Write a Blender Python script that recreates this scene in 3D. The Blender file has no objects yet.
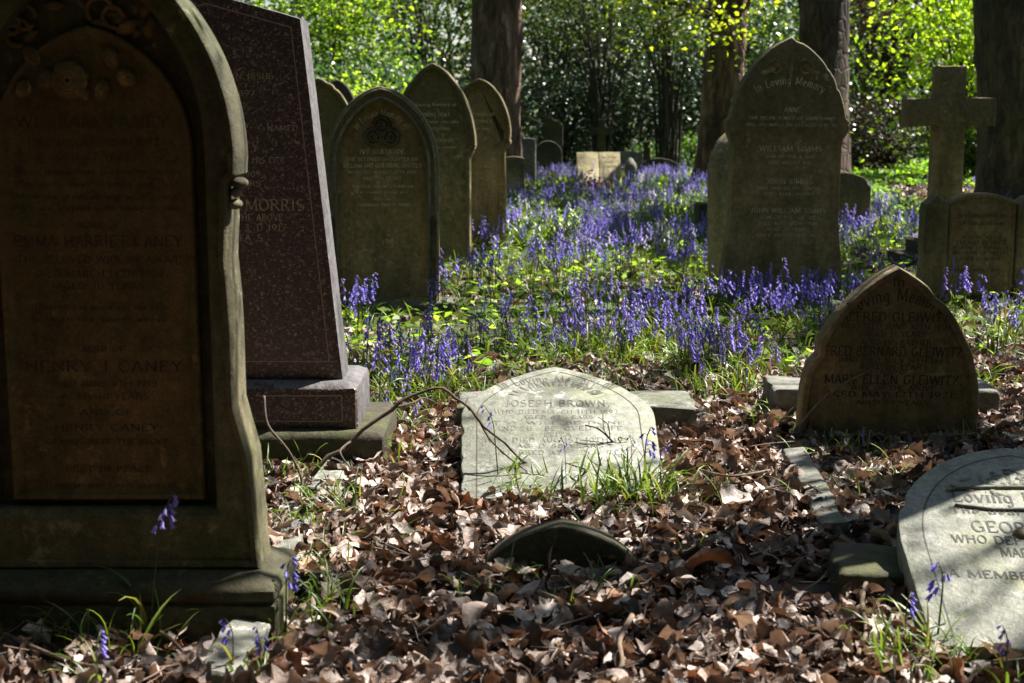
import bpy, bmesh, math, random
import numpy as np
from mathutils import Vector, Matrix, Euler

R = math.radians
PI = math.pi
rng = np.random.default_rng(7)
random.seed(7)
scene = bpy.context.scene
COL = scene.collection

# ------------------------------------------------------------------ camera model
CAM_H, FPX, PITCH = 1.2, 1422.0, math.atan(235.5 / 1422.0)
cp, sp_ = math.cos(PITCH), math.sin(PITCH)

def ray(px, py):
    a, b = (px - 512.0) / FPX, (341.5 - py) / FPX
    return np.array([a, cp + b * sp_, -sp_ + b * cp])

def G(px, py, z=0.0):
    d = ray(px, py); t = (z - CAM_H) / d[2]
    return Vector((d[0] * t, d[1] * t, z))

def at(px, py, Y):
    d = ray(px, py); t = Y / d[1]
    return Vector((d[0] * t, Y, CAM_H + d[2] * t))

cam_d = bpy.data.cameras.new('camera')
cam = bpy.data.objects.new('camera', cam_d); COL.objects.link(cam)
cam.location = (0, 0, CAM_H); cam.rotation_euler = (PI / 2 - PITCH, 0, 0)
cam_d.sensor_width = 36.0; cam_d.lens = FPX * 36.0 / 1024.0
cam_d.clip_start = 0.05; cam_d.clip_end = 600
cam_d.dof.use_dof = True; cam_d.dof.focus_distance = 5.0; cam_d.dof.aperture_fstop = 5.6
scene.camera = cam

# ------------------------------------------------------------------ light
SUN_EL, SUN_AZ = R(52), R(61)          # azimuth from +Y towards +X
S = Vector((math.sin(SUN_AZ) * math.cos(SUN_EL), math.cos(SUN_AZ) * math.cos(SUN_EL), math.sin(SUN_EL)))
sl = bpy.data.lights.new('sun', 'SUN'); sl.energy = 5.0; sl.angle = R(0.53); sl.color = (1.0, 0.955, 0.88)
so = bpy.data.objects.new('sun', sl); COL.objects.link(so)
so.rotation_euler = (-S).to_track_quat('-Z', 'Y').to_euler()
so.location = (20, 14, 30)
w = bpy.data.worlds.new('World'); scene.world = w; w.use_nodes = True
nt = w.node_tree
bg = nt.nodes['Background']; bg.inputs[1].default_value = 0.05
sky = nt.nodes.new('ShaderNodeTexSky'); sky.sky_type = 'NISHITA'; sky.sun_disc = False
sky.sun_elevation = SUN_EL; sky.sun_rotation = SUN_AZ
nt.links.new(sky.outputs[0], bg.inputs[0])
scene.view_settings.view_transform = 'Standard'
scene.view_settings.look = 'None'
scene.view_settings.exposure = 1.75
scene.view_settings.gamma = 1.0
scene.cycles.max_bounces = 6
scene.cycles.transparent_max_bounces = 8
scene.cycles.caustics_reflective = False
scene.cycles.caustics_refractive = False

# ------------------------------------------------------------------ materials
class NB:
    def __init__(s, name):
        s.m = bpy.data.materials.new(name); s.m.use_nodes = True
        s.t = s.m.node_tree; s.n = s.t.nodes; s.l = s.t.links
        s.bsdf = s.n['Principled BSDF']; s.out = s.n['Material Output']
        s.co = s.n.new('ShaderNodeTexCoord')
    def link(s, a, b): s.l.new(a, b)
    def noise(s, scale, detail=4, rough=0.55, vec=None, dist=0.0):
        n = s.n.new('ShaderNodeTexNoise'); n.inputs['Scale'].default_value = scale
        n.inputs['Detail'].default_value = detail; n.inputs['Roughness'].default_value = rough
        n.inputs['Distortion'].default_value = dist
        s.link(vec if vec else s.co.outputs['Object'], n.inputs['Vector']); return n.outputs['Fac']
    def vor(s, scale, feature='F1', vec=None, out='Distance'):
        n = s.n.new('ShaderNodeTexVoronoi'); n.feature = feature; n.inputs['Scale'].default_value = scale
        s.link(vec if vec else s.co.outputs['Object'], n.inputs['Vector']); return n.outputs[out]
    def mapping(s, scale=(1, 1, 1), src=None, loc=(0, 0, 0)):
        n = s.n.new('ShaderNodeMapping'); n.inputs['Scale'].default_value = scale; n.inputs['Location'].default_value = loc
        s.link(src if src else s.co.outputs['Object'], n.inputs['Vector']); return n.outputs[0]
    def ramp(s, fac, stops, interp='LINEAR'):
        n = s.n.new('ShaderNodeValToRGB'); cr = n.color_ramp; cr.interpolation = interp
        while len(cr.elements) < len(stops): cr.elements.new(0.5)
        for e, (p, c) in zip(cr.elements, stops):
            e.position = p; e.color = (c, c, c, 1) if isinstance(c, (int, float)) else (*c, 1)
        s.link(fac, n.inputs[0]); return n.outputs[0]
    def mix(s, fac, a, b, mode='MIX'):
        n = s.n.new('ShaderNodeMix'); n.data_type = 'RGBA'; n.blend_type = mode
        for sock, v in ((n.inputs[0], fac), (n.inputs[6], a), (n.inputs[7], b)):
            if isinstance(v, (int, float)): sock.default_value = v
            elif isinstance(v, tuple): sock.default_value = (*v, 1)
            else: s.link(v, sock)
        return n.outputs[2]
    def math(s, op, a, b=0.0):
        n = s.n.new('ShaderNodeMath'); n.operation = op
        for sock, v in ((n.inputs[0], a), (n.inputs[1], b)):
            if isinstance(v, (int, float)): sock.default_value = v
            else: s.link(v, sock)
        return n.outputs[0]
    def bump(s, h, strength=0.5, dist=0.01, prev=None):
        n = s.n.new('ShaderNodeBump'); n.inputs['Strength'].default_value = strength; n.inputs['Distance'].default_value = dist
        s.link(h, n.inputs['Height'])
        if prev: s.link(prev, n.inputs['Normal'])
        return n.outputs[0]
    def attr(s, name='col'):
        n = s.n.new('ShaderNodeAttribute'); n.attribute_name = name; return n.outputs['Color']
    def sep(s, axis, src=None):
        n = s.n.new('ShaderNodeSeparateXYZ'); s.link(src if src else s.co.outputs['Object'], n.inputs[0]); return n.outputs[axis]

def stone_mat(name, c1, c2, lichen, soot, lich_amt=0.5, soot_amt=0.5, rough=0.85, moss=(0.07, 0.085, 0.02), moss_amt=0.4, grain=0.4, top_soot=0.75):
    b = NB(name)
    oi = b.n.new('ShaderNodeObjectInfo')
    av = b.n.new('ShaderNodeVectorMath'); av.operation = 'ADD'
    rnd = b.math('MULTIPLY', oi.outputs['Random'], 37.0)
    b.link(b.co.outputs['Object'], av.inputs[0]); b.link(rnd, av.inputs[1]); v = av.outputs[0]
    base = b.mix(b.ramp(b.noise(3.1, 6, 0.6, v), [(0.36, 0.0), (0.64, 1.0)]), c1, c2)
    streak = b.noise(9, 5, 0.6, b.mapping((1.0, 1.0, 0.16), v))
    base = b.mix(b.math('MULTIPLY', b.ramp(streak, [(0.42, 0.0), (0.68, 1.0)]), soot_amt), base, soot)
    gz = b.sep(2, b.co.outputs['Generated'])
    topm = b.ramp(b.math('ADD', gz, b.math('MULTIPLY', b.noise(5, 5, .65, v), .55)), [(.62, 0.0), (1.12, 1.0)])
    base = b.mix(b.math('MULTIPLY', topm, top_soot), base, soot)
    mo = b.ramp(b.noise(4.3, 7, 0.65, b.mapping((1, 1, 1), v, (5, 2, 8))), [(0.5, 0.0), (0.66, 1.0)])
    base = b.mix(b.math('MULTIPLY', mo, moss_amt), base, moss)
    li = b.ramp(b.noise(17, 6, 0.7, v), [(0.575, 0.0), (0.66, 1.0)])
    li2 = b.ramp(b.noise(2.6, 3, 0.6, b.mapping((1, 1, 1), v, (1, 9, 3))), [(0.45, 0.0), (0.62, 1.0)])
    base = b.mix(b.math('MULTIPLY', b.math('MULTIPLY', li, li2), lich_amt), base, lichen)
    mott = b.ramp(b.noise(34, 7, 0.7, v), [(0.34, 0.62), (0.5, 1.0), (0.68, 1.35)])
    base = b.mix(0.85, base, mott, 'MULTIPLY')
    gr = b.ramp(b.noise(230, 2, 0.6, v), [(0.25, 1 - grain), (0.75, 1 + grain * 0.5)])
    base = b.mix(1.0, base, gr, 'MULTIPLY')
    b.link(base, b.bsdf.inputs['Base Color']); b.bsdf.inputs['Roughness'].default_value = rough
    b.bsdf.inputs['Specular IOR Level'].default_value = 0.3
    n1 = b.bump(b.noise(7, 6, 0.6, v), 0.7, 0.018)
    n1 = b.bump(b.noise(34, 6, 0.7, v), 0.5, 0.006, n1)
    n2 = b.bump(b.noise(120, 4, 0.7, v), 0.5, 0.003, n1)
    b.link(n2, b.bsdf.inputs['Normal'])
    return b.m

M = {}
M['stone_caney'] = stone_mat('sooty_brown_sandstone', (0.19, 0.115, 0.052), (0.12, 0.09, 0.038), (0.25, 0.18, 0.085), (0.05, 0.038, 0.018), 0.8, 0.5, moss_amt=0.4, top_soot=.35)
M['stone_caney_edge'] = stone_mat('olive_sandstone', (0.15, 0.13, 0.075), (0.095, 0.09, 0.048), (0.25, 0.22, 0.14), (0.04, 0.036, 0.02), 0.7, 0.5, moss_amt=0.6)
M['stone_olive'] = stone_mat('olive_weathered_sandstone', (0.40, 0.295, 0.15), (0.26, 0.205, 0.095), (0.46, 0.40, 0.22), (0.08, 0.07, 0.035), 0.4, 0.6, moss_amt=0.5)
M['stone_brown'] = stone_mat('brown_sandstone', (0.48, 0.33, 0.175), (0.31, 0.225, 0.11), (0.55, 0.44, 0.25), (0.08, 0.065, 0.035), 0.6, 0.6, moss_amt=0.35, top_soot=.6)
M['stone_umber'] = stone_mat('umber_sandstone', (0.34, 0.235, 0.125), (0.21, 0.16, 0.08), (0.42, 0.34, 0.2), (0.06, 0.05, 0.028), 0.6, 0.7, moss_amt=0.45, top_soot=.5)
M['stone_dark'] = stone_mat('soot_dark_sandstone', (0.12, 0.10, 0.055), (0.075, 0.068, 0.035), (0.2, 0.17, 0.1), (0.035, 0.03, 0.02), 0.4, 0.5, moss_amt=0.5)
M['stone_pale'] = stone_mat('pale_grey_green_york_stone', (0.27, 0.27, 0.235), (0.19, 0.195, 0.15), (0.55, 0.55, 0.51), (0.11, 0.11, 0.08), 0.9, 0.6, rough=0.6, moss=(0.24, 0.25, 0.11), moss_amt=0.5, top_soot=0.0)
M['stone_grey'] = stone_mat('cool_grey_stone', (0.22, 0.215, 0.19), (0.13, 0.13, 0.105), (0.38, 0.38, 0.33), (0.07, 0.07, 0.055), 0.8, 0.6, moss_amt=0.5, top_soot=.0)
M['stone_buff'] = stone_mat('pale_buff_stone', (0.46, 0.38, 0.22), (0.36, 0.32, 0.17), (0.55, 0.5, 0.32), (0.18, 0.15, 0.08), 0.5, 0.4, moss_amt=0.3)

b = NB('speckled_red_granite')
v1 = b.vor(150, 'F1', None, 'Color'); vn = b.noise(90, 3, 0.7)
sepc = b.n.new('ShaderNodeSeparateColor'); b.link(v1, sepc.inputs[0])
gc = b.ramp(sepc.outputs[0], [(0.0, (0.012, 0.009, 0.009)), (0.35, (0.033, 0.018, 0.016)), (0.65, (0.068, 0.036, 0.031)), (0.86, (0.15, 0.095, 0.082)), (1.0, (0.32, 0.25, 0.22))])
gc = b.mix(b.ramp(vn, [(0.35, 0.0), (0.62, 0.75)]), gc, (0.045, 0.025, 0.024))
b.link(gc, b.bsdf.inputs['Base Color']); b.bsdf.inputs['Roughness'].default_value = 0.42
b.link(b.bump(b.noise(200, 2), 0.12, 0.002), b.bsdf.inputs['Normal'])
M['granite'] = b.m
M['granite_side'] = stone_mat('dull_grey_granite_side', (0.17, 0.16, 0.165), (0.11, 0.10, 0.105), (0.27, 0.26, 0.26), (0.07, 0.065, 0.065), 0.5, 0.4, rough=0.6, moss_amt=0.1, top_soot=0.0)

def plain(name, c, rough=0.8, var=0.35, scale=30):
    b = NB(name)
    n = b.ramp(b.noise(scale, 4), [(0.3, 1 - var), (0.7, 1 + var * 0.6)])
    b.link(b.mix(1.0, c, n, 'MULTIPLY'), b.bsdf.inputs['Base Color']); b.bsdf.inputs['Roughness'].default_value = rough
    b.link(b.bump(b.noise(scale * 3, 3), 0.3, 0.004), b.bsdf.inputs['Normal'])
    return b.m
M['letter_dark'] = plain('blackened_lead_lettering', (0.022, 0.02, 0.016), 0.7, 0.5, 60)
M['letter_worn'] = plain('worn_grey_lettering', (0.12, 0.115, 0.09), 0.8, 0.6, 20)
M['letter_brown'] = plain('grimy_cut_lettering', (0.05, 0.034, 0.017), 0.85, 0.5, 40)
M['letter_pale'] = plain('worn_pale_lettering', (0.52, 0.45, 0.31), 0.8, 0.55, 25)
M['letter_gold'] = plain('faded_gilt_lettering', (0.33, 0.26, 0.18), 0.5, 0.5, 30)
M['line_pink'] = plain('worn_pink_granite_line', (0.26, 0.17, 0.15), 0.6, 0.3, 30)
M['twig'] = plain('dry_twig_bark', (0.17, 0.115, 0.075), 0.85, 0.5, 40)
M['twig_dark'] = plain('dark_twig_bark', (0.075, 0.05, 0.035), 0.85, 0.5, 40)
M['nut'] = plain('weathered_nut_shell', (0.12, 0.09, 0.03), 0.6, 0.4, 80)

def bark(name, c1, c2, c3, scale=1.0):
    b = NB(name)
    v = b.mapping((1, 1, 0.22))
    n1 = b.noise(16 * scale, 7, 0.65, v, 0.6)
    n2 = b.vor(13 * scale, 'DISTANCE_TO_EDGE', b.mapping((1, 1, 0.5)))
    c = b.ramp(n1, [(0.3, c1), (0.5, c2), (0.72, c3)])
    cr = b.ramp(n2, [(0.0, 0.35), (0.12, 1.0)])
    c = b.mix(0.4, c, cr, 'MULTIPLY')
    c = b.mix(1.0, c, b.ramp(b.noise(5 * scale, 5, 0.6, b.mapping((1, 1, .5))), [(.35, .35), (.65, 1.25)]), 'MULTIPLY')
    gm = b.ramp(b.noise(1.8, 4), [(0.5, 0.0), (0.7, 0.5)])
    c = b.mix(gm, c, (0.05, 0.055, 0.02))
    b.link(c, b.bsdf.inputs['Base Color']); b.bsdf.inputs['Roughness'].default_value = 0.9
    h = b.math('ADD', b.math('MULTIPLY', cr, 0.7), n1)
    b.link(b.bump(h, 1.0, 0.03), b.bsdf.inputs['Normal'])
    return b.m
M['bark_flaky'] = bark('flaky_reddish_bark', (0.03, 0.016, 0.011), (0.16, 0.085, 0.055), (0.38, 0.26, 0.18), 0.6)  # pale flakes, brightened in colour to stand in for sunlit patches
M['bark_dark'] = bark('rough_brown_bark', (0.025, 0.015, 0.011), (0.09, 0.054, 0.036), (0.19, 0.125, 0.085), 0.7)
M['bark_thin'] = bark('thin_grey_bark', (0.03, 0.025, 0.02), (0.07, 0.06, 0.045), (0.13, 0.11, 0.085), 2.0)

def leafmat(name, transl=0.45, rough=0.45, spec=0.4, tint=(1.0, 1.0, 1.0), ttint=(1.25, 1.15, 0.5)):
    b = NB(name)
    c = b.attr('col')
    c1 = b.mix(1.0, c, tint, 'MULTIPLY')
    b.link(c1, b.bsdf.inputs['Base Color']); b.bsdf.inputs['Roughness'].default_value = rough
    b.bsdf.inputs['Specular IOR Level'].default_value = spec
    tr = b.n.new('ShaderNodeBsdfTranslucent'); b.link(b.mix(1.0, c, ttint, 'MULTIPLY'), tr.inputs[0])
    ms = b.n.new('ShaderNodeMixShader'); ms.inputs[0].default_value = transl
    b.link(b.bsdf.outputs[0], ms.inputs[1]); b.link(tr.outputs[0], ms.inputs[2]); b.link(ms.outputs[0], b.out.inputs[0])
    return b.m
M['leaf'] = leafmat('spring_leaf', 0.5, 0.4, 0.5, (1, 1, 1), (2.6, 2.3, 0.7))
M['leaf_deep'] = leafmat('deep_green_leaf', 0.35, 0.35, 0.5, (1, 1, 1), (1.6, 2.0, 0.8))
M['leaf_bright'] = leafmat('fresh_lime_leaf', 0.62, 0.45, 0.3, (1, 1, 1), (2.0, 2.15, 0.8))
M['leaf_gloss'] = leafmat('glossy_evergreen_leaf', 0.15, 0.36, 0.5)
M['blade'] = leafmat('bluebell_leaf_blade', 0.38, 0.38, 0.5, (1, 1, 1), (1.9, 1.8, 0.7))
M['petal'] = leafmat('bluebell_petal', 0.4, 0.5, 0.3, (1, 1, 1), (1.1, 0.95, 1.1))
M['stem'] = leafmat('bluebell_stem', 0.2, 0.5, 0.4)
M['litter'] = leafmat('dry_brown_leaf', 0.12, 0.42, 0.45, (1, 1, 1), (1.3, 0.9, 0.6))
def wrinkle(m):
    t = m.node_tree; n = t.nodes; bs = n['Principled BSDF']; co = n.new('ShaderNodeTexCoord')
    nz = n.new('ShaderNodeTexNoise'); nz.inputs['Scale'].default_value = 75; nz.inputs['Detail'].default_value = 5; nz.inputs['Roughness'].default_value = .7
    t.links.new(co.outputs['Object'], nz.inputs['Vector'])
    bp = n.new('ShaderNodeBump'); bp.inputs['Strength'].default_value = .6; bp.inputs['Distance'].default_value = .008
    t.links.new(nz.outputs['Fac'], bp.inputs['Height']); t.links.new(bp.outputs[0], bs.inputs['Normal'])
    rp = n.new('ShaderNodeValToRGB'); rp.color_ramp.elements[0].position = .35; rp.color_ramp.elements[0].color = (.8, .77, .74, 1); rp.color_ramp.elements[1].position = .65; rp.color_ramp.elements[1].color = (1.18, 1.17, 1.16, 1)
    t.links.new(nz.outputs['Fac'], rp.inputs[0])
    mx = n.new('ShaderNodeMix'); mx.data_type = 'RGBA'; mx.blend_type = 'MULTIPLY'; mx.inputs[0].default_value = 1
    old = bs.inputs['Base Color'].links[0].from_socket
    t.links.new(old, mx.inputs[6]); t.links.new(rp.outputs[0], mx.inputs[7]); t.links.new(mx.outputs[2], bs.inputs['Base Color'])
wrinkle(M['litter'])

# ------------------------------------------------------------------ mesh helpers
def new_obj(name, me, parent=None, mat=None):
    o = bpy.data.objects.new(name, me); COL.objects.link(o)
    if mat is not None: me.materials.append(mat)
    if parent is not None: o.parent = parent
    return o

def tag(o, label=None, cat=None, group=None, kind=None):
    if label: o['label'] = label
    if cat: o['category'] = cat
    if group: o['group'] = group
    if kind: o['kind'] = kind
    return o

def empty(name, loc, label, cat, group=None, rot=(0, 0, 0)):
    o = bpy.data.objects.new(name, None); COL.objects.link(o)
    o.empty_display_size = 0.1
    o.location = loc; o.rotation_euler = rot
    return tag(o, label, cat, group)

class NM:
    """numpy mesh collector (quads and triangles, per vertex colour)"""
    def __init__(s): s.V = []; s.Q = []; s.T = []; s.C = []; s.n = 0
    def add(s, V, Q=None, T=None, C=None):
        V = np.asarray(V, float).reshape(-1, 3)
        s.V.append(V)
        if Q is not None and len(Q): s.Q.append(np.asarray(Q, int).reshape(-1, 4) + s.n)
        if T is not None and len(T): s.T.append(np.asarray(T, int).reshape(-1, 3) + s.n)
        if C is None: C = np.ones((len(V), 3)) * 0.5
        C = np.asarray(C, float)
        if C.ndim == 1: C = np.tile(C, (len(V), 1))
        s.C.append(C); s.n += len(V)
    def inst(s, tv, tq, pos, rot, col, tt=None):
        k, n = len(pos), len(tv)
        V = np.einsum('kij,nj->kni', rot, tv) + pos[:, None, :]
        Q = (np.asarray(tq)[None] + (np.arange(k) * n)[:, None, None]).reshape(-1, 4) if tq is not None and len(tq) else None
        T = (np.asarray(tt)[None] + (np.arange(k) * n)[:, None, None]).reshape(-1, 3) if tt is not None and len(tt) else None
        col = np.asarray(col)
        C = np.repeat(col, n, 0) if col.ndim == 2 else (col[None] * np.ones((k, 1, 1))).reshape(-1, 3) if False else col.reshape(-1, 3)
        s.add(V.reshape(-1, 3), Q, T, C)
    def mesh(s, name, smooth=True):
        V = np.concatenate(s.V); me = bpy.data.meshes.new(name)
        Q = np.concatenate(s.Q) if s.Q else np.zeros((0, 4), int)
        T = np.concatenate(s.T) if s.T else np.zeros((0, 3), int)
        nq, ntri = len(Q), len(T)
        me.vertices.add(len(V)); me.vertices.foreach_set('co', V.astype(np.float32).ravel())
        me.loops.add(nq * 4 + ntri * 3); me.polygons.add(nq + ntri)
        me.loops.foreach_set('vertex_index', np.concatenate([Q.ravel(), T.ravel()]).astype(np.int32))
        ls = np.concatenate([np.arange(nq) * 4, nq * 4 + np.arange(ntri) * 3]).astype(np.int32)
        me.polygons.foreach_set('loop_start', ls)
        me.polygons.foreach_set('use_smooth', np.full(nq + ntri, smooth))
        C = np.concatenate(s.C); a = me.color_attributes.new('col', 'FLOAT_COLOR', 'POINT')
        a.data.foreach_set('color', np.concatenate([C, np.ones((len(C), 1))], 1).astype(np.float32).ravel())
        me.update(); me.validate()
        return me

def rotm(yaw, pitch, roll, scale):
    cy, sy, cx, sx, cz, sz = np.cos(yaw), np.sin(yaw), np.cos(pitch), np.sin(pitch), np.cos(roll), np.sin(roll)
    k = len(yaw); z, o = np.zeros(k), np.ones(k)
    Rz = np.stack([cy, -sy, z, sy, cy, z, z, z, o], 1).reshape(k, 3, 3)
    Rx = np.stack([o, z, z, z, cx, -sx, z, sx, cx], 1).reshape(k, 3, 3)
    Ry = np.stack([cz, z, sz, z, o, z, -sz, z, cz], 1).reshape(k, 3, 3)
    return np.einsum('kij,kjl,klm->kim', Rz, Rx, Ry) * np.asarray(scale).reshape(-1, 1, 1)

def vnoise(x, y, seed=0):
    r = np.random.default_rng(seed); tot = np.zeros_like(x, dtype=float)
    for i in range(7):
        a = r.uniform(0, 2 * PI); f = 0.6 * 1.45 ** i * r.uniform(0.8, 1.2); ph = r.uniform(0, 6.3)
        tot += np.sin((x * math.cos(a) + y * math.sin(a)) * f * 2 + ph) * 0.78 ** i
    return tot / 3.2

# tube along points
def tube(nm, pts, rad, sides=7, col=(0.5, 0.5, 0.5), cap=True, lump=0.0):
    pts = np.asarray([tuple(p) for p in pts], float); n = len(pts)
    rad = np.broadcast_to(np.asarray(rad, float), (n,))
    tan = np.gradient(pts, axis=0); tan /= np.linalg.norm(tan, axis=1, keepdims=True) + 1e-9
    ref = np.array([0.31, 0.17, 0.93]) if abs(tan[0] @ np.array([0.31, 0.17, 0.93])) < 0.9 else np.array([0.9, 0.3, 0.1])
    u = np.cross(tan, ref); u /= np.linalg.norm(u, axis=1, keepdims=True) + 1e-9
    v = np.cross(tan, u)
    a = np.arange(sides) * 2 * PI / sides
    V = pts[:, None, :] + rad[:, None, None] * (np.cos(a)[None, :, None] * u[:, None, :] + np.sin(a)[None, :, None] * v[:, None, :])
    if lump: V = V + rng.normal(0, lump, V.shape) * rad[:, None, None]
    Q = []
    for i in range(n - 1):
        for j in range(sides):
            k = (j + 1) % sides
            Q.append((i * sides + j, i * sides + k, (i + 1) * sides + k, (i + 1) * sides + j))
    T = []
    V = V.reshape(-1, 3)
    if cap:
        V = np.vstack([V, pts[0], pts[-1]]); c0, c1 = n * sides, n * sides + 1
        for j in range(sides):
            k = (j + 1) % sides
            T.append((c0, k, j)); T.append((c1, (n - 1) * sides + j, (n - 1) * sides + k))
    nm.add(V, Q, T, np.asarray(col))

def spline(pts, n=6):
    P = [Vector(p) for p in pts]; out = []
    for i in range(len(P) - 1):
        p0, p1, p2, p3 = P[max(i - 1, 0)], P[i], P[i + 1], P[min(i + 2, len(P) - 1)]
        for k in range(n):
            t = k / n
            out.append(0.5 * ((2 * p1) + (p2 - p0) * t + (2 * p0 - 5 * p1 + 4 * p2 - p3) * t * t + (3 * p1 - p0 - 3 * p2 + p3) * t ** 3))
    out.append(P[-1]); return out

# ------------------------------------------------------------------ stone outlines and lofts
def half(*secs):
    """right half of an outline from bottom centre to apex; secs are point lists"""
    out = []
    for s in secs: out += s
    return out
def seg(a, b, n):
    return [(a[0] + (b[0] - a[0]) * i / n, a[1] + (b[1] - a[1]) * i / n) for i in range(n)]
def garc(wd, zs, zp, n, k=0.0):
    H = zp - zs; out = []
    if k < 0:      # flatter gothic arc: blend of arc and straight line
        A = garc(wd, zs, zp, n, 0.0); m = -k
        return [(x * (1 - m) + m * wd * (1 - (z - zs) / H), z) for x, z in A]
    if k > 1:      # squarer shoulders
        for i in range(n):
            t = PI / 2 * i / n; c, s_ = math.cos(t) ** (2 / k), math.sin(t) ** (2 / k)
            out.append((wd * c, zs + H * (.86 * s_ + .14 * (1 - c))))
        return out
    if H >= wd * 1.05 and k == 0.0:
        r = (wd * wd + H * H) / (2 * wd); cx = wd - r; t1 = math.asin(H / r)
        if r < H: t1 = PI / 2
        for i in range(n): t = t1 * i / n; out.append((cx + r * math.cos(t), zs + r * math.sin(t)))
    else:
        for i in range(n):
            t = PI / 2 * i / n; c, s_ = math.cos(t), math.sin(t)
            out.append((wd * c, zs + H * ((1 - k) * s_ + k * (1 - c))))
    return out
def mirror(right, apex):
    pts = list(right) + [apex]
    left = [(-x, z) for (x, z) in reversed(right)]
    # right[0] is bottom centre: drop duplicate
    return np.array(pts + left[:-1], float)
def gothic(wd, z0, zs, zp, k=0.0, w0=None, nb=10, ns=24, na=28):
    w0 = wd if w0 is None else w0
    r = half(seg((0, z0), (w0, z0), nb), seg((w0, z0), (wd, zs), ns), garc(wd, zs, zp, na, k))
    return mirror(r, (0, zp))
def shouldered(wd, z0, prof, wa, zs, zp, k=0.0, nb=10, na=28, n=6, w0=None):
    """prof: side control points between the base and the arch springing"""
    pts = [(w0 or wd, z0)] + prof + [(wa, zs)]
    r = seg((0, z0), pts[0], nb)
    for a, c in zip(pts[:-1], pts[1:]): r += seg(a, c, n)
    r += garc(wa, zs, zp, na, k)
    return mirror(r, (0, zp))

def offs(P, o):
    nx = np.roll(P, -1, 0) - P; pv = P - np.roll(P, 1, 0)
    nx /= np.linalg.norm(nx, axis=1, keepdims=True) + 1e-9; pv /= np.linalg.norm(pv, axis=1, keepdims=True) + 1e-9
    n1 = np.stack([-nx[:, 1], nx[:, 0]], 1); n2 = np.stack([-pv[:, 1], pv[:, 0]], 1)
    m = n1 + n2; L = np.linalg.norm(m, axis=1, keepdims=True); m /= L + 1e-9
    cosv = np.clip((m * n1).sum(1, keepdims=True), 0.5, 1)
    return P + m * o / cosv
def worn(P, amp=0.0012, seed=0, chips=0):
    r = np.random.default_rng(seed); n = len(P)
    nz = np.convolve(np.tile(r.normal(0, 1, n), 3), [0.25, 0.5, 0.25], 'same')[n:2 * n]
    d = np.abs(nz) * amp
    for _ in range(chips):
        i = r.integers(0, n); c_ = r.uniform(0.002, 0.009); d[i] += c_; d[i - 1] += c_ * r.uniform(.1, .7); d[(i + 1) % n] += c_ * r.uniform(.1, .7)
    q = offs(P, 0.001); dirv = (q - P) / 0.001
    return P + dirv * d[:, None]

def loft(name, rings, mat, parent=None, cap0=True, cap1=True, angle=35):
    me = bpy.data.meshes.new(name); bm = bmesh.new(); prev = None; first = None
    for P, y in rings:
        vs = [bm.verts.new((float(p[0]), float(y), float(p[1]))) for p in P]
        if prev:
            n = len(vs)
            for i in range(n):
                j = (i + 1) % n
                try: bm.faces.new((prev[i], prev[j], vs[j], vs[i]))
                except ValueError: pass
        else: first = vs
        prev = vs
    if cap0: bm.faces.new(first)
    if cap1: bm.faces.new(prev)
    bmesh.ops.recalc_face_normals(bm, faces=bm.faces)
    for f in bm.faces: f.smooth = True
    bm.to_mesh(me); bm.free()
    me.set_sharp_from_angle(angle=R(angle))
    return new_obj(name, me, parent, mat)

def slab_rings(P, T, bev=0.008, seed=0, chips=6):
    P = worn(P, 0.0012, seed, chips)
    return [(offs(P, bev), T), (P, T - bev), (P, bev), (offs(P, bev * 0.35), bev * 0.3), (offs(P, bev), 0.0)]

def block(name, sx, sy, sz, mat, parent=None, loc=(0, 0, 0), bev=0.012, seed=0, top=None, rot=(0, 0, 0), rough=.004):
    """worn stone block, x centred, y from 0, z from 0, softened edges and slightly uneven faces"""
    me = bpy.data.meshes.new(name); bm = bmesh.new()
    bmesh.ops.create_cube(bm, size=1.0)
    for v in bm.verts:
        tx = 1.0
        if top and v.co.z > 0: tx = top
        v.co = Vector((v.co.x * sx * tx, (v.co.y + 0.5) * sy, (v.co.z + 0.5) * sz))
        if top and v.co.z > sz * 0.5: v.co.y = sy / 2 + (v.co.y - sy / 2) * top
    bmesh.ops.bevel(bm, geom=list(bm.edges), offset=bev, segments=3, profile=0.6, affect='EDGES')
    big = [e for e in bm.edges if e.calc_length() > 0.09]
    bmesh.ops.subdivide_edges(bm, edges=big, cuts=5, use_grid_fill=True)
    r = random.Random(seed)
    ph = [r.uniform(0, 6.3) for _ in range(6)]
    for v in bm.verts:
        c = v.co.copy()
        v.co += Vector((math.sin(c.y * 19 + ph[0]) + math.sin(c.z * 31 + c.y * 43 + ph[1]), math.sin(c.x * 17 + ph[2]), math.sin(c.x * 23 + ph[3]) + math.sin(c.y * 29 + c.x * 11 + ph[4]))) * rough
        v.co += Vector((r.gauss(0, 1), r.gauss(0, 1), r.gauss(0, 1))) * min(0.0015, bev * 0.12)
    for f in bm.faces: f.smooth = True
    bm.to_mesh(me); bm.free(); me.set_sharp_from_angle(angle=R(50))
    o = new_obj(name, me, parent, mat); o.location = loc; o.rotation_euler = rot
    return o

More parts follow.
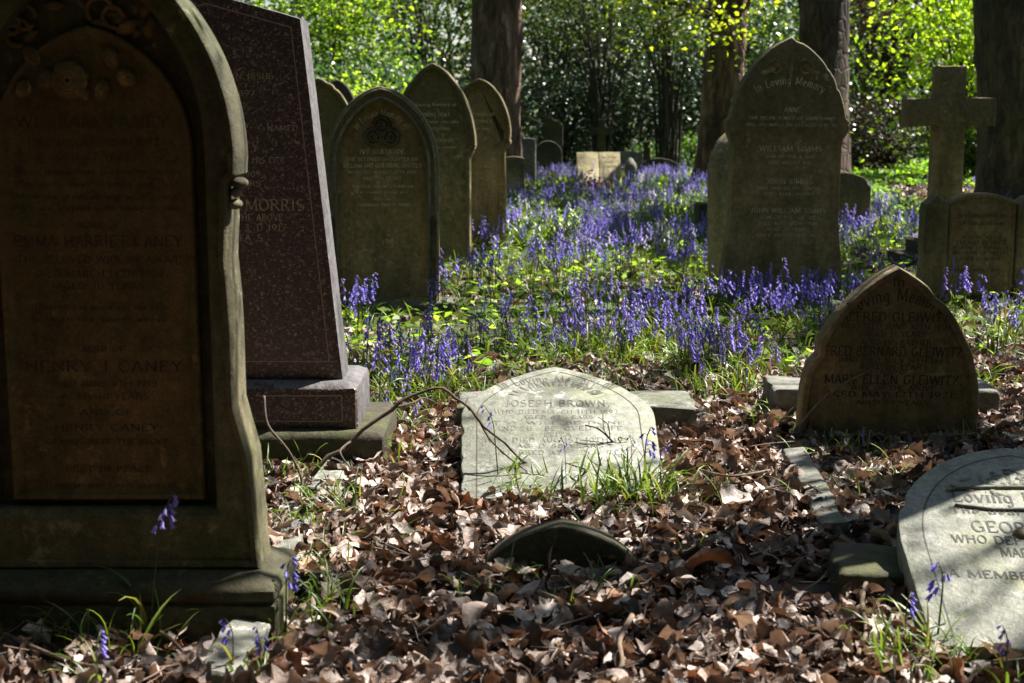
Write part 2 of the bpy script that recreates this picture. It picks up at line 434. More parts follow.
# ------------------------------------------------------------------ lettering: a small broad-nib roman
def arcp(cx, cy, rx, ry, a0, a1, n=8):
    return [(cx + rx * math.cos(R(a0 + (a1 - a0) * i / n)), cy + ry * math.sin(R(a0 + (a1 - a0) * i / n))) for i in range(n + 1)]
GL = {
 'A': (9, [[(0.5, 0), (4.5, 10)], [(4.5, 10), (8.5, 0)], [(2, 3.4), (7, 3.4)]]),
 'B': (8, [[(1.5, 0), (1.5, 10)], [(1.5, 10)] + arcp(4, 7.6, 2.4, 2.4, 90, -90) + [(1.5, 5.2)], [(4, 5.2)] + arcp(4.3, 2.6, 2.9, 2.6, 90, -90) + [(1.5, 0)]]),
 'C': (9, [arcp(5, 5, 4, 5, 50, 310, 12)]),
 'D': (9.5, [[(1.5, 0), (1.5, 10)], [(1.5, 10)] + arcp(4, 5, 4.5, 5, 90, -90, 10) + [(1.5, 0)]]),
 'E': (8, [[(1.5, 0), (1.5, 10)], [(1.5, 10), (7, 10), (7, 8.3)], [(1.5, 5.2), (5.5, 5.2)], [(1.5, 0), (7.3, 0), (7.3, 1.8)]]),
 'F': (7.5, [[(1.5, 0), (1.5, 10)], [(1.5, 10), (7, 10), (7, 8.3)], [(1.5, 5.2), (5.5, 5.2)]]),
 'G': (10, [arcp(5, 5, 4, 5, 50, 330, 12), [(8.5, 0.8), (8.5, 4.4)], [(6, 4.4), (9.3, 4.4)]]),
 'H': (10, [[(1.5, 0), (1.5, 10)], [(8.5, 0), (8.5, 10)], [(1.5, 5.2), (8.5, 5.2)]]),
 'I': (4, [[(2, 0), (2, 10)]]),
 'J': (6, [[(4, 10), (4, 2.2)] + arcp(2.2, 2, 1.8, 2, 0, -130, 5)]),
 'K': (9, [[(1.5, 0), (1.5, 10)], [(8, 10), (1.5, 4)], [(3.6, 5.8), (8.5, 0)]]),
 'L': (7.5, [[(1.5, 0), (1.5, 10)], [(1.5, 0), (7, 0), (7, 2)]]),
 'M': (12, [[(1.3, 0), (1.7, 10)], [(1.7, 10), (6, 1)], [(6, 1), (10.3, 10)], [(10.3, 10), (10.7, 0)]]),
 'N': (10, [[(1.5, 0), (1.5, 10)], [(1.5, 10), (8.5, 0)], [(8.5, 0), (8.5, 10)]]),
 'O': (10, [arcp(5, 5, 4, 5, 0, 360, 16)]),
 'P': (8, [[(1.5, 0), (1.5, 10)], [(1.5, 10)] + arcp(4, 7.4, 2.9, 2.6, 90, -90) + [(1.5, 4.8)]]),
 'Q': (10, [arcp(5, 5, 4, 5, 0, 360, 16), [(5.5, 2), (9, -1.2)]]),
 'R': (9, [[(1.5, 0), (1.5, 10)], [(1.5, 10)] + arcp(4, 7.5, 2.8, 2.5, 90, -90) + [(1.5, 5)], [(4.5, 5), (8.4, 0)]]),
 'S': (8, [arcp(4, 7.5, 2.8, 2.5, 40, 270, 9) + arcp(4, 2.5, 3.1, 2.5, 90, -140, 9)]),
 'T': (9, [[(4.5, 0), (4.5, 10)], [(0.8, 8.2), (0.8, 10), (8.2, 10), (8.2, 8.2)]]),
 'U': (9.5, [[(1.5, 10), (1.5, 3.4)] + arcp(4.8, 3.4, 3.3, 3.4, 180, 360, 8) + [(8.1, 10)]]),
 'V': (9, [[(0.5, 10), (4.5, 0)], [(4.5, 0), (8.5, 10)]]),
 'W': (13, [[(0.5, 10), (3.7, 0)], [(3.7, 0), (6.5, 10)], [(6.5, 10), (9.6, 0)], [(9.6, 0), (12.6, 10)]]),
 'X': (9, [[(0.8, 10), (8.2, 0)], [(0.8, 0), (8.2, 10)]]),
 'Y': (9, [[(0.5, 10), (4.5, 4.8)], [(8.5, 10), (4.5, 4.8)], [(4.5, 4.8), (4.5, 0)]]),
 'Z': (8.5, [[(1, 8.4), (1, 10), (7.6, 10), (1, 0), (7.8, 0), (7.8, 1.8)]]),
 '0': (8, [arcp(4, 5, 3, 5, 0, 360, 14)]), '1': (5, [[(1.2, 8.3), (2.8, 10), (2.8, 0)]]),
 '2': (8, [arcp(4, 7.2, 2.7, 2.8, 160, -30, 8) + [(1, 0), (7, 0), (7, 1.5)]]),
 '3': (8, [arcp(3.8, 7.6, 2.4, 2.4, 150, -90, 8), arcp(3.8, 2.6, 2.9, 2.6, 90, -150, 8)]),
 '4': (8, [[(7.4, 2.8), (0.7, 2.8), (5.4, 10), (5.4, 0)]]), '5': (8, [[(6.6, 10), (2, 10), (1.7, 5.6)] + arcp(3.8, 3.2, 3, 3.2, 110, -150, 9)]),
 '6': (8, [arcp(4, 3.2, 2.9, 3.2, 0, 360, 12), [(1.2, 3.6), (2.4, 7.5), (5.6, 10)]]), '7': (8, [[(1, 8.4), (1, 10), (7, 10), (3, 0)]]),
 '8': (8, [arcp(4, 7.6, 2.4, 2.4, 0, 360, 12), arcp(4, 2.6, 2.9, 2.6, 0, 360, 12)]), '9': (8, [arcp(4, 6.8, 2.9, 3.2, 0, 360, 12), [(6.8, 6.4), (5.6, 2.5), (2.4, 0)]]),
 '.': (3.5, [[(1.2, 0.1), (2.2, 0.9)]]), ',': (3.5, [[(2, 1), (1.2, -1.4)]]), '-': (6, [[(1, 4.5), (5, 4.5)]]), '&': (9, [[(8, 0), (2.4, 7.6)] + arcp(3.9, 8.2, 1.6, 1.7, 190, 0, 6) + [(1.6, 3.4)] + arcp(3.6, 2.3, 2.6, 2.3, 160, 360, 7)]),
 'n': (7, [[(1.3, 0), (1.3, 6.4)], [(1.3, 5)] + arcp(3.6, 4.4, 2, 2, 120, 0, 4) + [(5.6, 0)]]), 'o': (6.6, [arcp(3.3, 3.2, 2.4, 3.2, 0, 360, 12)]),
 'v': (7, [[(0.6, 6.4), (3.5, 0)], [(3.5, 0), (6.4, 6.4)]]), 'i': (3.2, [[(1.6, 0), (1.6, 6.4)], [(1.2, 8.6), (2.0, 9.3)]]),
 'g': (7, [arcp(3.3, 3.4, 2.3, 3, 0, 360, 12), [(5.6, 6.4), (5.6, -1)] + arcp(3.6, -1, 2, 2, 0, -150, 5)]),
 'm': (10, [[(1.3, 0), (1.3, 6.4)], [(1.3, 5)] + arcp(3.2, 4.6, 1.7, 1.8, 120, 0, 4) + [(4.9, 0)], [(4.9, 5)] + arcp(6.8, 4.6, 1.7, 1.8, 120, 0, 4) + [(8.5, 0)]]),
 'e': (6.6, [[(1, 3.4), (5.7, 3.4)] + arcp(3.3, 3.2, 2.4, 3.2, 5, 310, 10)]), 'r': (5.5, [[(1.3, 0), (1.3, 6.4)], [(1.3, 4.6)] + arcp(3.6, 4.6, 1.8, 1.8, 140, 40, 4)]),
 'y': (7, [[(0.6, 6.4), (3.5, 0)], [(6.4, 6.4), (2, -3)]]), 'h': (7, [[(1.3, 0), (1.3, 10)], [(1.3, 5)] + arcp(3.6, 4.4, 2, 2, 120, 0, 4) + [(5.6, 0)]]),
 'd': (7, [arcp(3.2, 3.2, 2.3, 3.2, 0, 360, 12), [(5.6, 0), (5.6, 10)]]), 'f': (5, [[(1.8, 0), (1.8, 8)] + arcp(3.4, 8, 1.6, 2, 180, 60, 5), [(0.4, 6.2), (3.6, 6.2)]]),
 't': (5, [[(2, 9), (2, 0.8), (3.6, 0)], [(0.4, 6.3), (4, 6.3)]]), 'a': (6.5, [arcp(2.8, 2.6, 2, 2.6, 0, 360, 10), [(5, 0), (5, 6)]]), 's': (5.5, [arcp(2.7, 4.7, 1.7, 1.7, 40, 270, 7) + arcp(2.7, 1.6, 1.9, 1.6, 90, -140, 7)]),
 'u': (7, [[(1.3, 6.4), (1.3, 2)] + arcp(3.3, 2.2, 2, 2.2, 180, 360, 6) + [(5.3, 6.4)]]), 'l': (3, [[(1.5, 0), (1.5, 10)]]), 'p': (7, [[(1.3, -3), (1.3, 6.4)], arcp(3.6, 3.2, 2.3, 3.2, 0, 360, 12)]), 'c': (6, [arcp(3.2, 3.2, 2.4, 3.2, 50, 310, 9)]),
 'w': (10, [[(0.5, 6.4), (2.8, 0)], [(2.8, 0), (5, 6.4)], [(5, 6.4), (7.2, 0)], [(7.2, 0), (9.5, 6.4)]]), 'b': (7, [[(1.3, 0), (1.3, 10)], arcp(3.6, 3.2, 2.3, 3.2, 0, 360, 12)]),
}
class Text:
    def __init__(s): s.nm = NM(); s.k = 0
    def width(s, t, h, track): return sum((GL[c][0] if c in GL else 5.0) + track for c in t) * h / 10 - track * h / 10
    def put(s, t, xc, z, h, y=-0.0012, bold=1.0, track=1.0, fit=None, arc=None, drop=0.0):
        """arc=(cx, cz, radius): centred on top of a circle"""
        wd = s.width(t, h, track); sx = 1.0
        if fit: sx = fit / wd; wd = fit
        x = -wd / 2
        for ch in t:
            if ch not in GL: x += (5.0 + track) * h / 10 * sx; continue
            gw, strokes = GL[ch]
            if arc:
                cx, cz, rad = arc; th = (x + gw * h / 20 * sx) / rad
                ox, oz = cx + rad * math.sin(th), cz + rad * math.cos(th); ca, sa = math.cos(-th), math.sin(-th)
                f = lambda u, v_: (ox + (u - gw * h / 20 * sx) * ca - v_ * sa, oz + (u - gw * h / 20 * sx) * sa + v_ * ca)
            else:
                x0 = xc + x; f = lambda u, v_, x0=x0: (x0 + u, z + v_)
            if random.random() >= drop:
                for st in strokes: s.stroke(st, h, sx, f, y, bold)
            x += (gw + track) * h / 10 * sx
    def stroke(s, st, h, sx, f, y, bold):
        T, t, nib = 1.75 * bold, 0.55 * bold, R(25); P = st
        s.k += 1; yy = y - (s.k % 7) * 0.00006
        def quad(c4):
            V = []
            for (u, v_) in c4:
                X, Z = f(u * h / 10 * sx, v_ * h / 10); V.append((X, yy, Z))
            s.nm.add(V, [(0, 1, 2, 3)])
        Ls, Rs = [], []
        for i, (px, pz) in enumerate(P):
            a = P[max(i - 1, 0)]; c = P[min(i + 1, len(P) - 1)]
            dx, dz = c[0] - a[0], c[1] - a[1]; L = math.hypot(dx, dz) + 1e-6; ang = math.atan2(dz, dx)
            wv = (t + (T - t) * abs(math.sin(ang - nib))) / 2
            nx, nz = -dz / L * wv, dx / L * wv; Ls.append((px + nx, pz + nz)); Rs.append((px - nx, pz - nz))
        for i in range(len(P) - 1): quad((Rs[i], Rs[i + 1], Ls[i + 1], Ls[i]))
        for i in (0, len(P) - 1):
            q = P[i]; o = P[1] if i == 0 else P[-2]
            if q[1] in (0, 10, 6.4) and abs(o[1] - q[1]) > 1.5 * abs(o[0] - q[0]) * 0.6 and abs(o[1] - q[1]) > 2.5:
                d = 0.35 if q[1] == 0 else -0.35
                yy -= 0.00004
                quad(((q[0] - 1.45, q[1] - 0.1), (q[0] + 1.45, q[1] - 0.1), (q[0] + 1.1, q[1] + d * 1.6), (q[0] - 1.1, q[1] + d * 1.6)))
    def build(s, parent, mat, name='inscription'):
        return new_obj(name, s.nm.mesh(name, False), parent, mat)

def line_strip(P, y, wd, name, mat, parent, close=True):
    """thin incised line following outline P"""
    A, B = P, offs(P, wd); n = len(P); nm = NM()
    V = [(p[0], y, p[1]) for p in A] + [(p[0], y, p[1]) for p in B]
    Q = [(i, (i + 1) % n, n + (i + 1) % n, n + i) for i in range(n if close else n - 1)]
    nm.add(V, Q); return new_obj(name, nm.mesh(name, False), parent, mat)

# relief carving blobs in the x-z plane of a stone front
def relief_leaf(nm, x, z, L, Wd, ang, y0, ht=0.012, nu=7, nv=6):
    V, Q = [], []
    for i in range(nu + 1):
        u = i / nu; wv = Wd * math.sin(PI * min(1, 0.04 + u * 0.96)) ** 0.8
        for j in range(nv + 1):
            v_ = j / nv * 2 - 1
            hh = ht * (1 - v_ * v_) ** 0.6 * math.sin(PI * min(max(u, 0.02), 0.98)) ** 0.4 - 0.25 * ht * math.exp(-(v_ / 0.15) ** 2)
            lx, lz = u * L, v_ * wv / 2
            V.append((x + lx * math.cos(ang) - lz * math.sin(ang), y0 - max(hh, -0.001), z + lx * math.sin(ang) + lz * math.cos(ang)))
    for i in range(nu):
        for j in range(nv):
            a = i * (nv + 1) + j; Q.append((a, a + nv + 1, a + nv + 2, a + 1))
    nm.add(V, Q)
def relief_ring(nm, x, z, r, t, y0, n=22, a0=0, a1=360):
    pts = [(x + r * math.cos(R(a0 + (a1 - a0) * i / n)), y0 - t * 0.3, z + r * math.sin(R(a0 + (a1 - a0) * i / n))) for i in range(n + 1)]
    tube(nm, pts, t, 7)

foot = []      # keep-out footprints (x, y, half x, half y)
def keep(loc, hx, hy, dy=0.0): foot.append((loc[0], loc[1] + dy, hx, hy))
# ================================================================== GRAVES
def Z(py, d): return CAM_H - (py - 106.0) / FPX * d

# ---------- tall dark gothic headstone at the left edge
root = empty('headstone', G(100, 643), 'tall dark gothic headstone with carved roses, biggest in the photo, at the left edge', 'headstone')
keep(root.location, 0.46, 0.2, 0.17)
def moulded_base(name, mat, parent, hx, dy, prof, seed=0):
    """prof: list of (inset, z) from the bottom up"""
    me = bpy.data.meshes.new(name); bm = bmesh.new(); prev = None; r = random.Random(seed)
    def ring(i, z):
        P = []
        x0, x1, y0, y1 = -hx + i, hx - i, i, dy - i; n = 14; c = 0.006
        for k in range(n + 1): P.append((x0 + c + (x1 - x0 - 2 * c) * k / n, y0))
        for k in range(5): P.append((x1, y0 + c + (y1 - y0 - 2 * c) * k / 4))
        for k in range(n + 1): P.append((x1 - c - (x1 - x0 - 2 * c) * k / n, y1))
        for k in range(5): P.append((x0, y1 - c - (y1 - y0 - 2 * c) * k / 4))
        return [bm.verts.new((x + r.gauss(0, 0.0012), y + r.gauss(0, 0.0012), z + r.gauss(0, 0.001))) for x, y in P]
    for i, z in prof:
        vs = ring(i, z)
        if prev:
            for k in range(len(vs)): bm.faces.new((prev[k], prev[(k + 1) % len(vs)], vs[(k + 1) % len(vs)], vs[k]))
        else: bm.faces.new(vs[::-1])
        prev = vs
    bm.faces.new(prev)
    bmesh.ops.recalc_face_normals(bm, faces=bm.faces)
    for f in bm.faces: f.smooth = True
    bm.to_mesh(me); bm.free(); me.set_sharp_from_angle(angle=R(40))
    return new_obj(name, me, parent, mat)
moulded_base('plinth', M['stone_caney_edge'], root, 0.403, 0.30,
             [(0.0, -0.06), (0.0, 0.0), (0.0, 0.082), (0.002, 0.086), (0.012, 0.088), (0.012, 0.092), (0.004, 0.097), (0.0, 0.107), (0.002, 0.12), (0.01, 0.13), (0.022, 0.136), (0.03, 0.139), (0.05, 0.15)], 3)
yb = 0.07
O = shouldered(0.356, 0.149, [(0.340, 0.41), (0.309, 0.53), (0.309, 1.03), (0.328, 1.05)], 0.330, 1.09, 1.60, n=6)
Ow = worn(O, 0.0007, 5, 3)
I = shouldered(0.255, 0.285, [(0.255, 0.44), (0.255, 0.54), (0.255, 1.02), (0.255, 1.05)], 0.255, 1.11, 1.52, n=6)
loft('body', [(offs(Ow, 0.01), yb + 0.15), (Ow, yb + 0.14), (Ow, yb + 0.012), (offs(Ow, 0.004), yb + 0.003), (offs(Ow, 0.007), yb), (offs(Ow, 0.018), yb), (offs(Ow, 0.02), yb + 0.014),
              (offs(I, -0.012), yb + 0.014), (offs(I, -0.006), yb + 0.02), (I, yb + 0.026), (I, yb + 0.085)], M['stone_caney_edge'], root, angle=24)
pan = gothic(0.222, 0.30, 1.10, 1.375, ns=30)
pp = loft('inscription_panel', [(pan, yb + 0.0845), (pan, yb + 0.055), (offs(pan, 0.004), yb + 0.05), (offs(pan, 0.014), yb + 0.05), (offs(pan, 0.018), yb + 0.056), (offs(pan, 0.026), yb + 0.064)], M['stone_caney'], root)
# hood stops: little knob ornaments where the arch moulding ends
for sgn in (-1, 1):
    bm = bmesh.new(); me = bpy.data.meshes.new('hood_stop')
    for (x, z, rx, rz, ry) in ((0.33, 1.032, 0.019, 0.013, 0.03), (0.322, 1.012, 0.012, 0.013, 0.026), (0.318, 0.985, 0.017, 0.012, 0.026)):
        bmesh.ops.create_uvsphere(bm, u_segments=14, v_segments=9, radius=1.0, matrix=Matrix.Translation((sgn * x, yb + 0.03, z)) @ Matrix.Diagonal((rx, ry, rz, 1)))
    for f in bm.faces: f.smooth = True
    bm.to_mesh(me); bm.free(); new_obj('hood_stop', me, root, M['stone_caney_edge'])
cv = NM(); yc = yb + 0.05
def cpx(px, py): return ((px - 100) / 428.0, 1.2 - (py - 106) / 428.0)
rr = random.Random(4)
for (px, py, L, wd, a) in ((60, 82, .05, .04, 250), (38, 90, .045, .035, 240), (122, 62, .055, .035, 300), (136, 80, .05, .04, 340), (112, 92, .05, .035, 250), (48, 60, .05, .035, 310), (95, 95, .035, .03, 270)):
    x, z = cpx(px, py); relief_leaf(cv, x - math.cos(R(a)) * L / 2, z - math.sin(R(a)) * L / 2, L, wd, R(a), yc, 0.02)
x, z = cpx(83, 82)
for k, rad in enumerate((0.034, 0.026, 0.018, 0.009)): relief_ring(cv, x, z, rad, 0.007, yc - 0.006 - k * 0.004, 20)
for k in range(6): relief_leaf(cv, x, z, 0.045, 0.04, k * PI / 3 + .3, yc, 0.016)
for k in range(46):
    px, py = rr.uniform(5, 195), rr.uniform(-60, 75); x, z = cpx(px, py)
    if abs(x) > 0.21 - max(0, (z - 1.2)) * 0.45 : continue
    relief_leaf(cv, x, z, rr.uniform(.03, .065), rr.uniform(.018, .035), rr.uniform(0, 6.28), yb + 0.078, 0.014)
for k in range(9):
    px, py = rr.uniform(20, 180), rr.uniform(-50, 40); x, z = cpx(px, py)
    if abs(x) < 0.2: relief_ring(cv, x, z, rr.uniform(.015, .03), 0.006, yb + 0.076, 18, 0, rr.uniform(200, 340))
o = new_obj('rose_carving', cv.mesh('rose_carving'), root, M['stone_caney'])
tx = Text(); yt = yb + 0.064 - 0.0012
rows = [(121, 0.034, 'WILLIAM CANEY', .34), (139, 0.022, 'DIED JANUARY 25TH 1892', .29), (152, 0.021, 'AGED 62 YEARS', .2), (166, .016, 'When loved ones part with those', .36), (178, .016, 'They go to dwell in peace and light', .37), (190, .016, 'While the great change is all above', .37), (201, .016, 'They are blessed with heavenly rest', .38),
        (218, .02, 'ALSO OF', .1), (236, .034, 'EMMA HARRIET CANEY', .38), (252, .022, 'THE BELOVED WIFE OF ABOVE', .37), (266, .022, 'DIED MARCH 14TH 1902', .29), (278, .021, 'AGED 70 YEARS', .2), (298, .016, 'Her end was peace and her rest', .3), (310, .016, 'is with the saints above', .3), (340, .018, 'ALSO OF', .1), (360, .034, 'HENRY J CANEY', .36), (375, .02, 'DIED JUNE 4TH 1910', .24), (388, .02, 'AGED 40 YEARS', .2), (404, .018, 'AND OF', .12), (420, .022, 'HENRY CANEY', .24), (434, .018, 'GRANDSON OF THE ABOVE', .28), (462, .02, 'REST IN PEACE', .2), (478, .016, 'Peace perfect peace', .3)]
for py, h, t, fit in rows: tx.put(t, 0.0, 1.2 - (py + 5 - 106) / 432.0, h * 0.72, yt, 1.0, 1.2, fit)
tx.build(root, M['letter_brown'])

# ---------- speckled red granite monument
root = empty('granite_monument', G(213, 478), 'tall tapering speckled red granite monument on a stepped plinth, behind the dark gothic headstone', 'monument')
keep(root.location, 0.56, 0.28, 0.25)
moulded_base('lower_plinth', M['stone_dark'], root, 0.56, 0.52, [(0, -0.05), (0, 0), (0, 0.12), (0.004, 0.135), (0.02, 0.148), (0.026, 0.15)], 8)
pl = moulded_base('upper_plinth', M['granite'], root, 0.47, 0.38, [(0, 0.15), (0, 0.158), (0, 0.275), (0.004, 0.283), (0.03, 0.297), (0.038, 0.3)], 9); pl.location = (0, 0.07, 0)
P = mirror(seg((0, .3), (.415, .3), 8) + seg((.415, .3), (.303, 1.478), 20) + seg((.303, 1.478), (0, 1.56), 10), (0, 1.56))
gs = loft('granite_slab', slab_rings(P, 0.17, 0.006, 2, 0), M['granite'], root)
for ob in (gs, pl):
    ob.data.materials.append(M['granite_side'])
    for f in ob.data.polygons:
        if abs(f.normal.y) < .5: f.material_index = 1
gs.location = (0, 0.14, 0)
P2 = mirror(seg((0, .36), (.372, .36), 8) + seg((.372, .36), (.272, 1.45), 20) + seg((.272, 1.45), (0, 1.525), 10), (0, 1.525))
ln = line_strip(P2, -0.001, 0.004, 'border_line', M['line_pink'], gs)
pb = np.array([(-.42, .172), (.42, .172), (.42, .262), (-.42, .262)]); line_strip(pb, -0.001, 0.004, 'border_line', M['line_pink'], pl)
tx = Text()
def grow(py): return 1.2 - (py - 106) / 303.0
for py, h, t, x, fit in ((66, .03, 'GUY', .0, .12), (80, .022, 'WHO FELL ASLEEP IN JESUS', .0, .42), (96, .02, 'JANUARY 9TH 1897', .0, .3), (128, .02, 'ALSO THEIR SON', .0, .3), (130, .02, 'NAMED', .235, .1), (150, .034, 'LILY GUY', .07, .17), (161, .02, 'WHO GAVE HIS LIFE', .11, .26), (175, .022, 'MAY 12TH 1909', .05, .22), (184, .02, 'AGED 20 YEARS', .04, .24), (208, .042, 'MARY MORRIS', .12, .36), (218, .024, 'WIFE OF THE ABOVE', .09, .28), (228, .024, 'JANUARY 3RD 1917', .09, .3), (238, .024, 'AGED 72 YEARS', .04, .24), (258, .02, 'AT REST', .0, .12)):
    tx.put(t, x, grow(py), h * 0.85, -0.0012, 0.9, 1.0, fit, drop=0.0 if h > .04 else .04)
tx.build(gs, M['letter_gold'])

# ---------- gothic stones standing on the left
def headstone(px, py, label, P, T=0.1, mat='stone_olive', rot=(0, 0, 0), bev=0.012, seed=0, base=None, panel=None, chips=8):
    r = empty('headstone', G(px, py), label, 'headstone', None, (R(rot[0]), R(rot[1]), R(rot[2])))
    hw = float(np.max(P[:, 0])); keep(r.location, hw + 0.05, 0.12, 0.1)
    Pw = worn(P, 0.0012, seed, chips)
    rings = [(offs(Pw, bev), T), (Pw, T - bev), (Pw, bev), (offs(Pw, bev * .35), bev * .3), (offs(Pw, bev), 0.0)]
    if panel is not None: rings += panel(Pw)
    bd = loft('body', rings, M[mat], r)
    if base:
        bx, byy, bz, bm_ = base
        moulded_base('plinth', M[bm_], r, bx, byy, [(0, -0.05), (0, 0), (0, bz - 0.015), (0.005, bz - 0.006), (0.014, bz)], seed + 20).location = (0, -0.06, 0)
    return r, bd

P = gothic(.33, 0.0, .86, 1.315, w0=.33, k=.12)
I = gothic(.262, .08, .85, 1.235, k=.16)
r, bd = headstone(384, 312, 'gothic arched headstone with a trefoil knot carving, frontmost of the left cluster of stones', P, 0.13, 'stone_olive', (0, 0, 2), 0.012, 11, (.41, .3, .06, 'stone_grey'),
    lambda W: [(offs(W, .02), 0.0), (offs(W, .026), 0.008), (offs(I, -.02), 0.008), (offs(I, -.008), 0.02), (I, .022), (I, .05)])
bd.data.materials.append(M['stone_brown']); bd.data.polygons[len(bd.data.polygons) - 1].material_index = 1
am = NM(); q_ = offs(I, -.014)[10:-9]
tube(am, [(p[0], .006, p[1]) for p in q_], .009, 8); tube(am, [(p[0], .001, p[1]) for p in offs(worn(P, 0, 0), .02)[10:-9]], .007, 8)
new_obj('lit_edge_moulding', am.mesh('lit_edge_moulding'), r, M['stone_grey'])  # raised roll in grey stone stands in for the lit arch edges
cv = NM()
for (x, z, rad) in ((0.0, 1.09, .045), (-.05, 1.02, .045), (.05, 1.02, .045)):
    relief_ring(cv, x, z, rad, .013, .045); relief_ring(cv, x, z, rad * .45, .011, .045)
relief_ring(cv, 0, 1.045, .05, .009, .04)
new_obj('trefoil_carving', cv.mesh('trefoil_carving'), r, M['stone_dark'])
for sx in (-1, 1):
    cv = NM(); xx = sx * .296
    tube(cv, [(xx, .004, .3), (xx, .004, .34), (xx, .002, .36), (xx, .004, .5), (xx, .0, .53), (xx, .006, .56)], [.01, .024, .016, .016, .026, .012], 10)
    for k in range(5): relief_ring(cv, xx, .36 + k * .035, .014, .007, .0)
    new_obj('side_carving', cv.mesh('side_carving'), r, M['stone_dark'])
tx = Text()
tx.put('In Loving Memory of', 0, 0, .035, .048, .9, 1.2, .34, arc=(0, .98, .165))
for z, h, t, f in ((.925, .032, 'IVY GERTRUDE', .26), (.885, .024, 'THE BELOVED DAUGHTER OF', .42), (.845, .03, 'WILLIAM AND GERTRUDE WHITELY', .46), (.81, .022, 'WHO DIED AUGUST 12TH 1907', .40), (.775, .022, 'AGED 14 YEARS', .22), (.73, .02, 'Suffer little children', .36), (.695, .02, 'to come unto me', .3), (.655, .02, 'also of', .1), (.62, .02, 'THOMAS THEIR SON', .3)):
    tx.put(t, 0, z, h * .8, .048, 1.0, 1.2, f)
tx.build(r, M['letter_pale'])

P = shouldered(.285, 0, [(.285, .80), (.325, .88)], .328, .90, 1.525, k=.2)
r, bd = headstone(434, 263, 'tall olive headstone with a pointed arch and shoulders, behind the trefoil headstone', P, 0.13, 'stone_olive', (0, 0, -4), 0.014, 12, None,
    lambda W: [(offs(W, .026), 0.0), (offs(W, .034), .026)])
tx = Text()
for z, h, t, f in ((1.2, .03, 'In Loving Memory of', .36), (1.12, .034, 'THOMAS DENT', .26), (1.07, .022, 'WHO DIED MAY 4TH 1899', .4), (1.02, .022, 'AGED 51 YEARS', .26), (.93, .03, 'ALSO MARTHA', .3), (.88, .022, 'WIFE OF THE ABOVE', .36)):
    tx.put(t, 0, z, h * .8, .025, 1, 1.2, f)
tx.build(r, M['letter_pale'])

P = shouldered(.238, 0, [(.238, .84), (.275, .88)], .278, .92, 1.43, k=.1)
r, bd = headstone(477, 248, 'slim round shouldered headstone in front of the reddish tree trunk', P, 0.12, 'stone_brown', (0, 1, -5), 0.014, 13, None,
    lambda W: [(offs(W, .018), 0.0), (offs(W, .025), .018), (offs(W, .055), .018), (offs(W, .062), .034)])
cv = NM()
for k in range(15):
    a = R(8 + 76 * k / 14)
    for sx in (-1, 1):
        relief_ring(cv, sx * .235 * math.cos(a) * 1.0, .92 + .45 * math.sin(a), .012, .006, .018, 10)
new_obj('bead_carving', cv.mesh('bead_carving'), r, M['stone_brown'])
tx = Text()
for z, h, t, f in ((1.12, .028, 'IN MEMORY OF', .26), (1.06, .03, 'JANE HOLT', .22), (1.0, .022, 'DIED 1901', .18)): tx.put(t, 0, z, h * .8, .033, 1, 1.2, f)
tx.build(r, M['letter_pale'])

P = gothic(.31, 0, .86, 1.42, k=.12)
headstone(322, 258, 'round topped olive headstone half hidden between the red granite and the trefoil headstone', P, .12, 'stone_olive', (0, 0, 3), .014, 14, None, lambda W: [(offs(W, .026), 0.0), (offs(W, .034), .022)])
P = gothic(.2, 0, 1.0, 1.44, k=.1)
headstone(340, 237, 'narrow dark headstone peeping out behind the round topped olive headstone', P, .12, 'stone_dark', (0, 0, 0), .014, 15)

# ---------- tall gothic stone right of the middle
P = shouldered(.378, 0, [(.372, .18), (.334, .50), (.332, .97), (.372, 1.06), (.372, 1.11)], .348, 1.135, 1.605, k=-.2)
r, bd = headstone(781, 304, 'tall dark gothic headstone with small ears, standing in bluebells right of the middle', P, 0.14, 'stone_olive', (0, .6, 1), 0.014, 21, (.44, .32, .035, 'stone_dark'), None)
bd.data.materials[0] = M['stone_olive']
cv = NM()
for sx in (-1, 1):
    for k in range(4): relief_leaf(cv, sx * (.03 + .03 * k), 1.44 - .012 * k, .06, .03, R(90 - sx * (35 + 22 * k)), 0.0, .006)
    relief_ring(cv, sx * .09, 1.43, .035, .005, 0.0, 18)
relief_leaf(cv, 0, 1.36, .14, .03, R(90), 0.0, .007)
new_obj('leaf_carving', cv.mesh('leaf_carving'), r, M['stone_olive'])
tx = Text()
tx.put('In Loving Memory', 0, 0, .045, -.0012, .9, 1.2, .42, arc=(0, .93, .40))
for z, h, t, f in ((1.165, .032, 'ANNE', .1), (1.12, .02, 'THE BELOVED WIFE OF JOHN SIMMS', .52), (1.08, .02, 'WHO DIED MARCH 3RD 1885 AGED 40 YEARS', .54), (.93, .038, 'WILLIAM SIMMS', .38), (.89, .02, 'SON OF THE ABOVE', .3), (.855, .02, 'DIED AUGUST 1891', .26), (.735, .034, 'JOHN SIMMS', .28), (.70, .02, 'HUSBAND OF THE ABOVE', .38), (.665, .02, 'DIED MARCH 1902', .3), (.56, .034, 'JOHN WILLIAM SIMMS', .46), (.52, .024, 'SON OF THE ABOVE', .34), (.485, .024, 'DIED MAY 9TH 1908', .36), (.45, .022, 'AGED 36 YEARS', .26), (.415, .018, 'PEACE PERFECT PEACE', .42)):
    tx.put(t, 0.02, z, h * .85, -.0012, .9, 1.2, f, drop=.05)
tx.build(r, M['letter_pale'])
P = gothic(.18, 0, .78, 1.04, k=.2)
headstone(740, 284, 'tan leaning stone showing its lit left edge behind the tall eared headstone', P, .16, 'stone_buff', (0, -1.5, 22), .03, 22, None, None, 14)  # paler buff colour stands in for sunlight on this stone
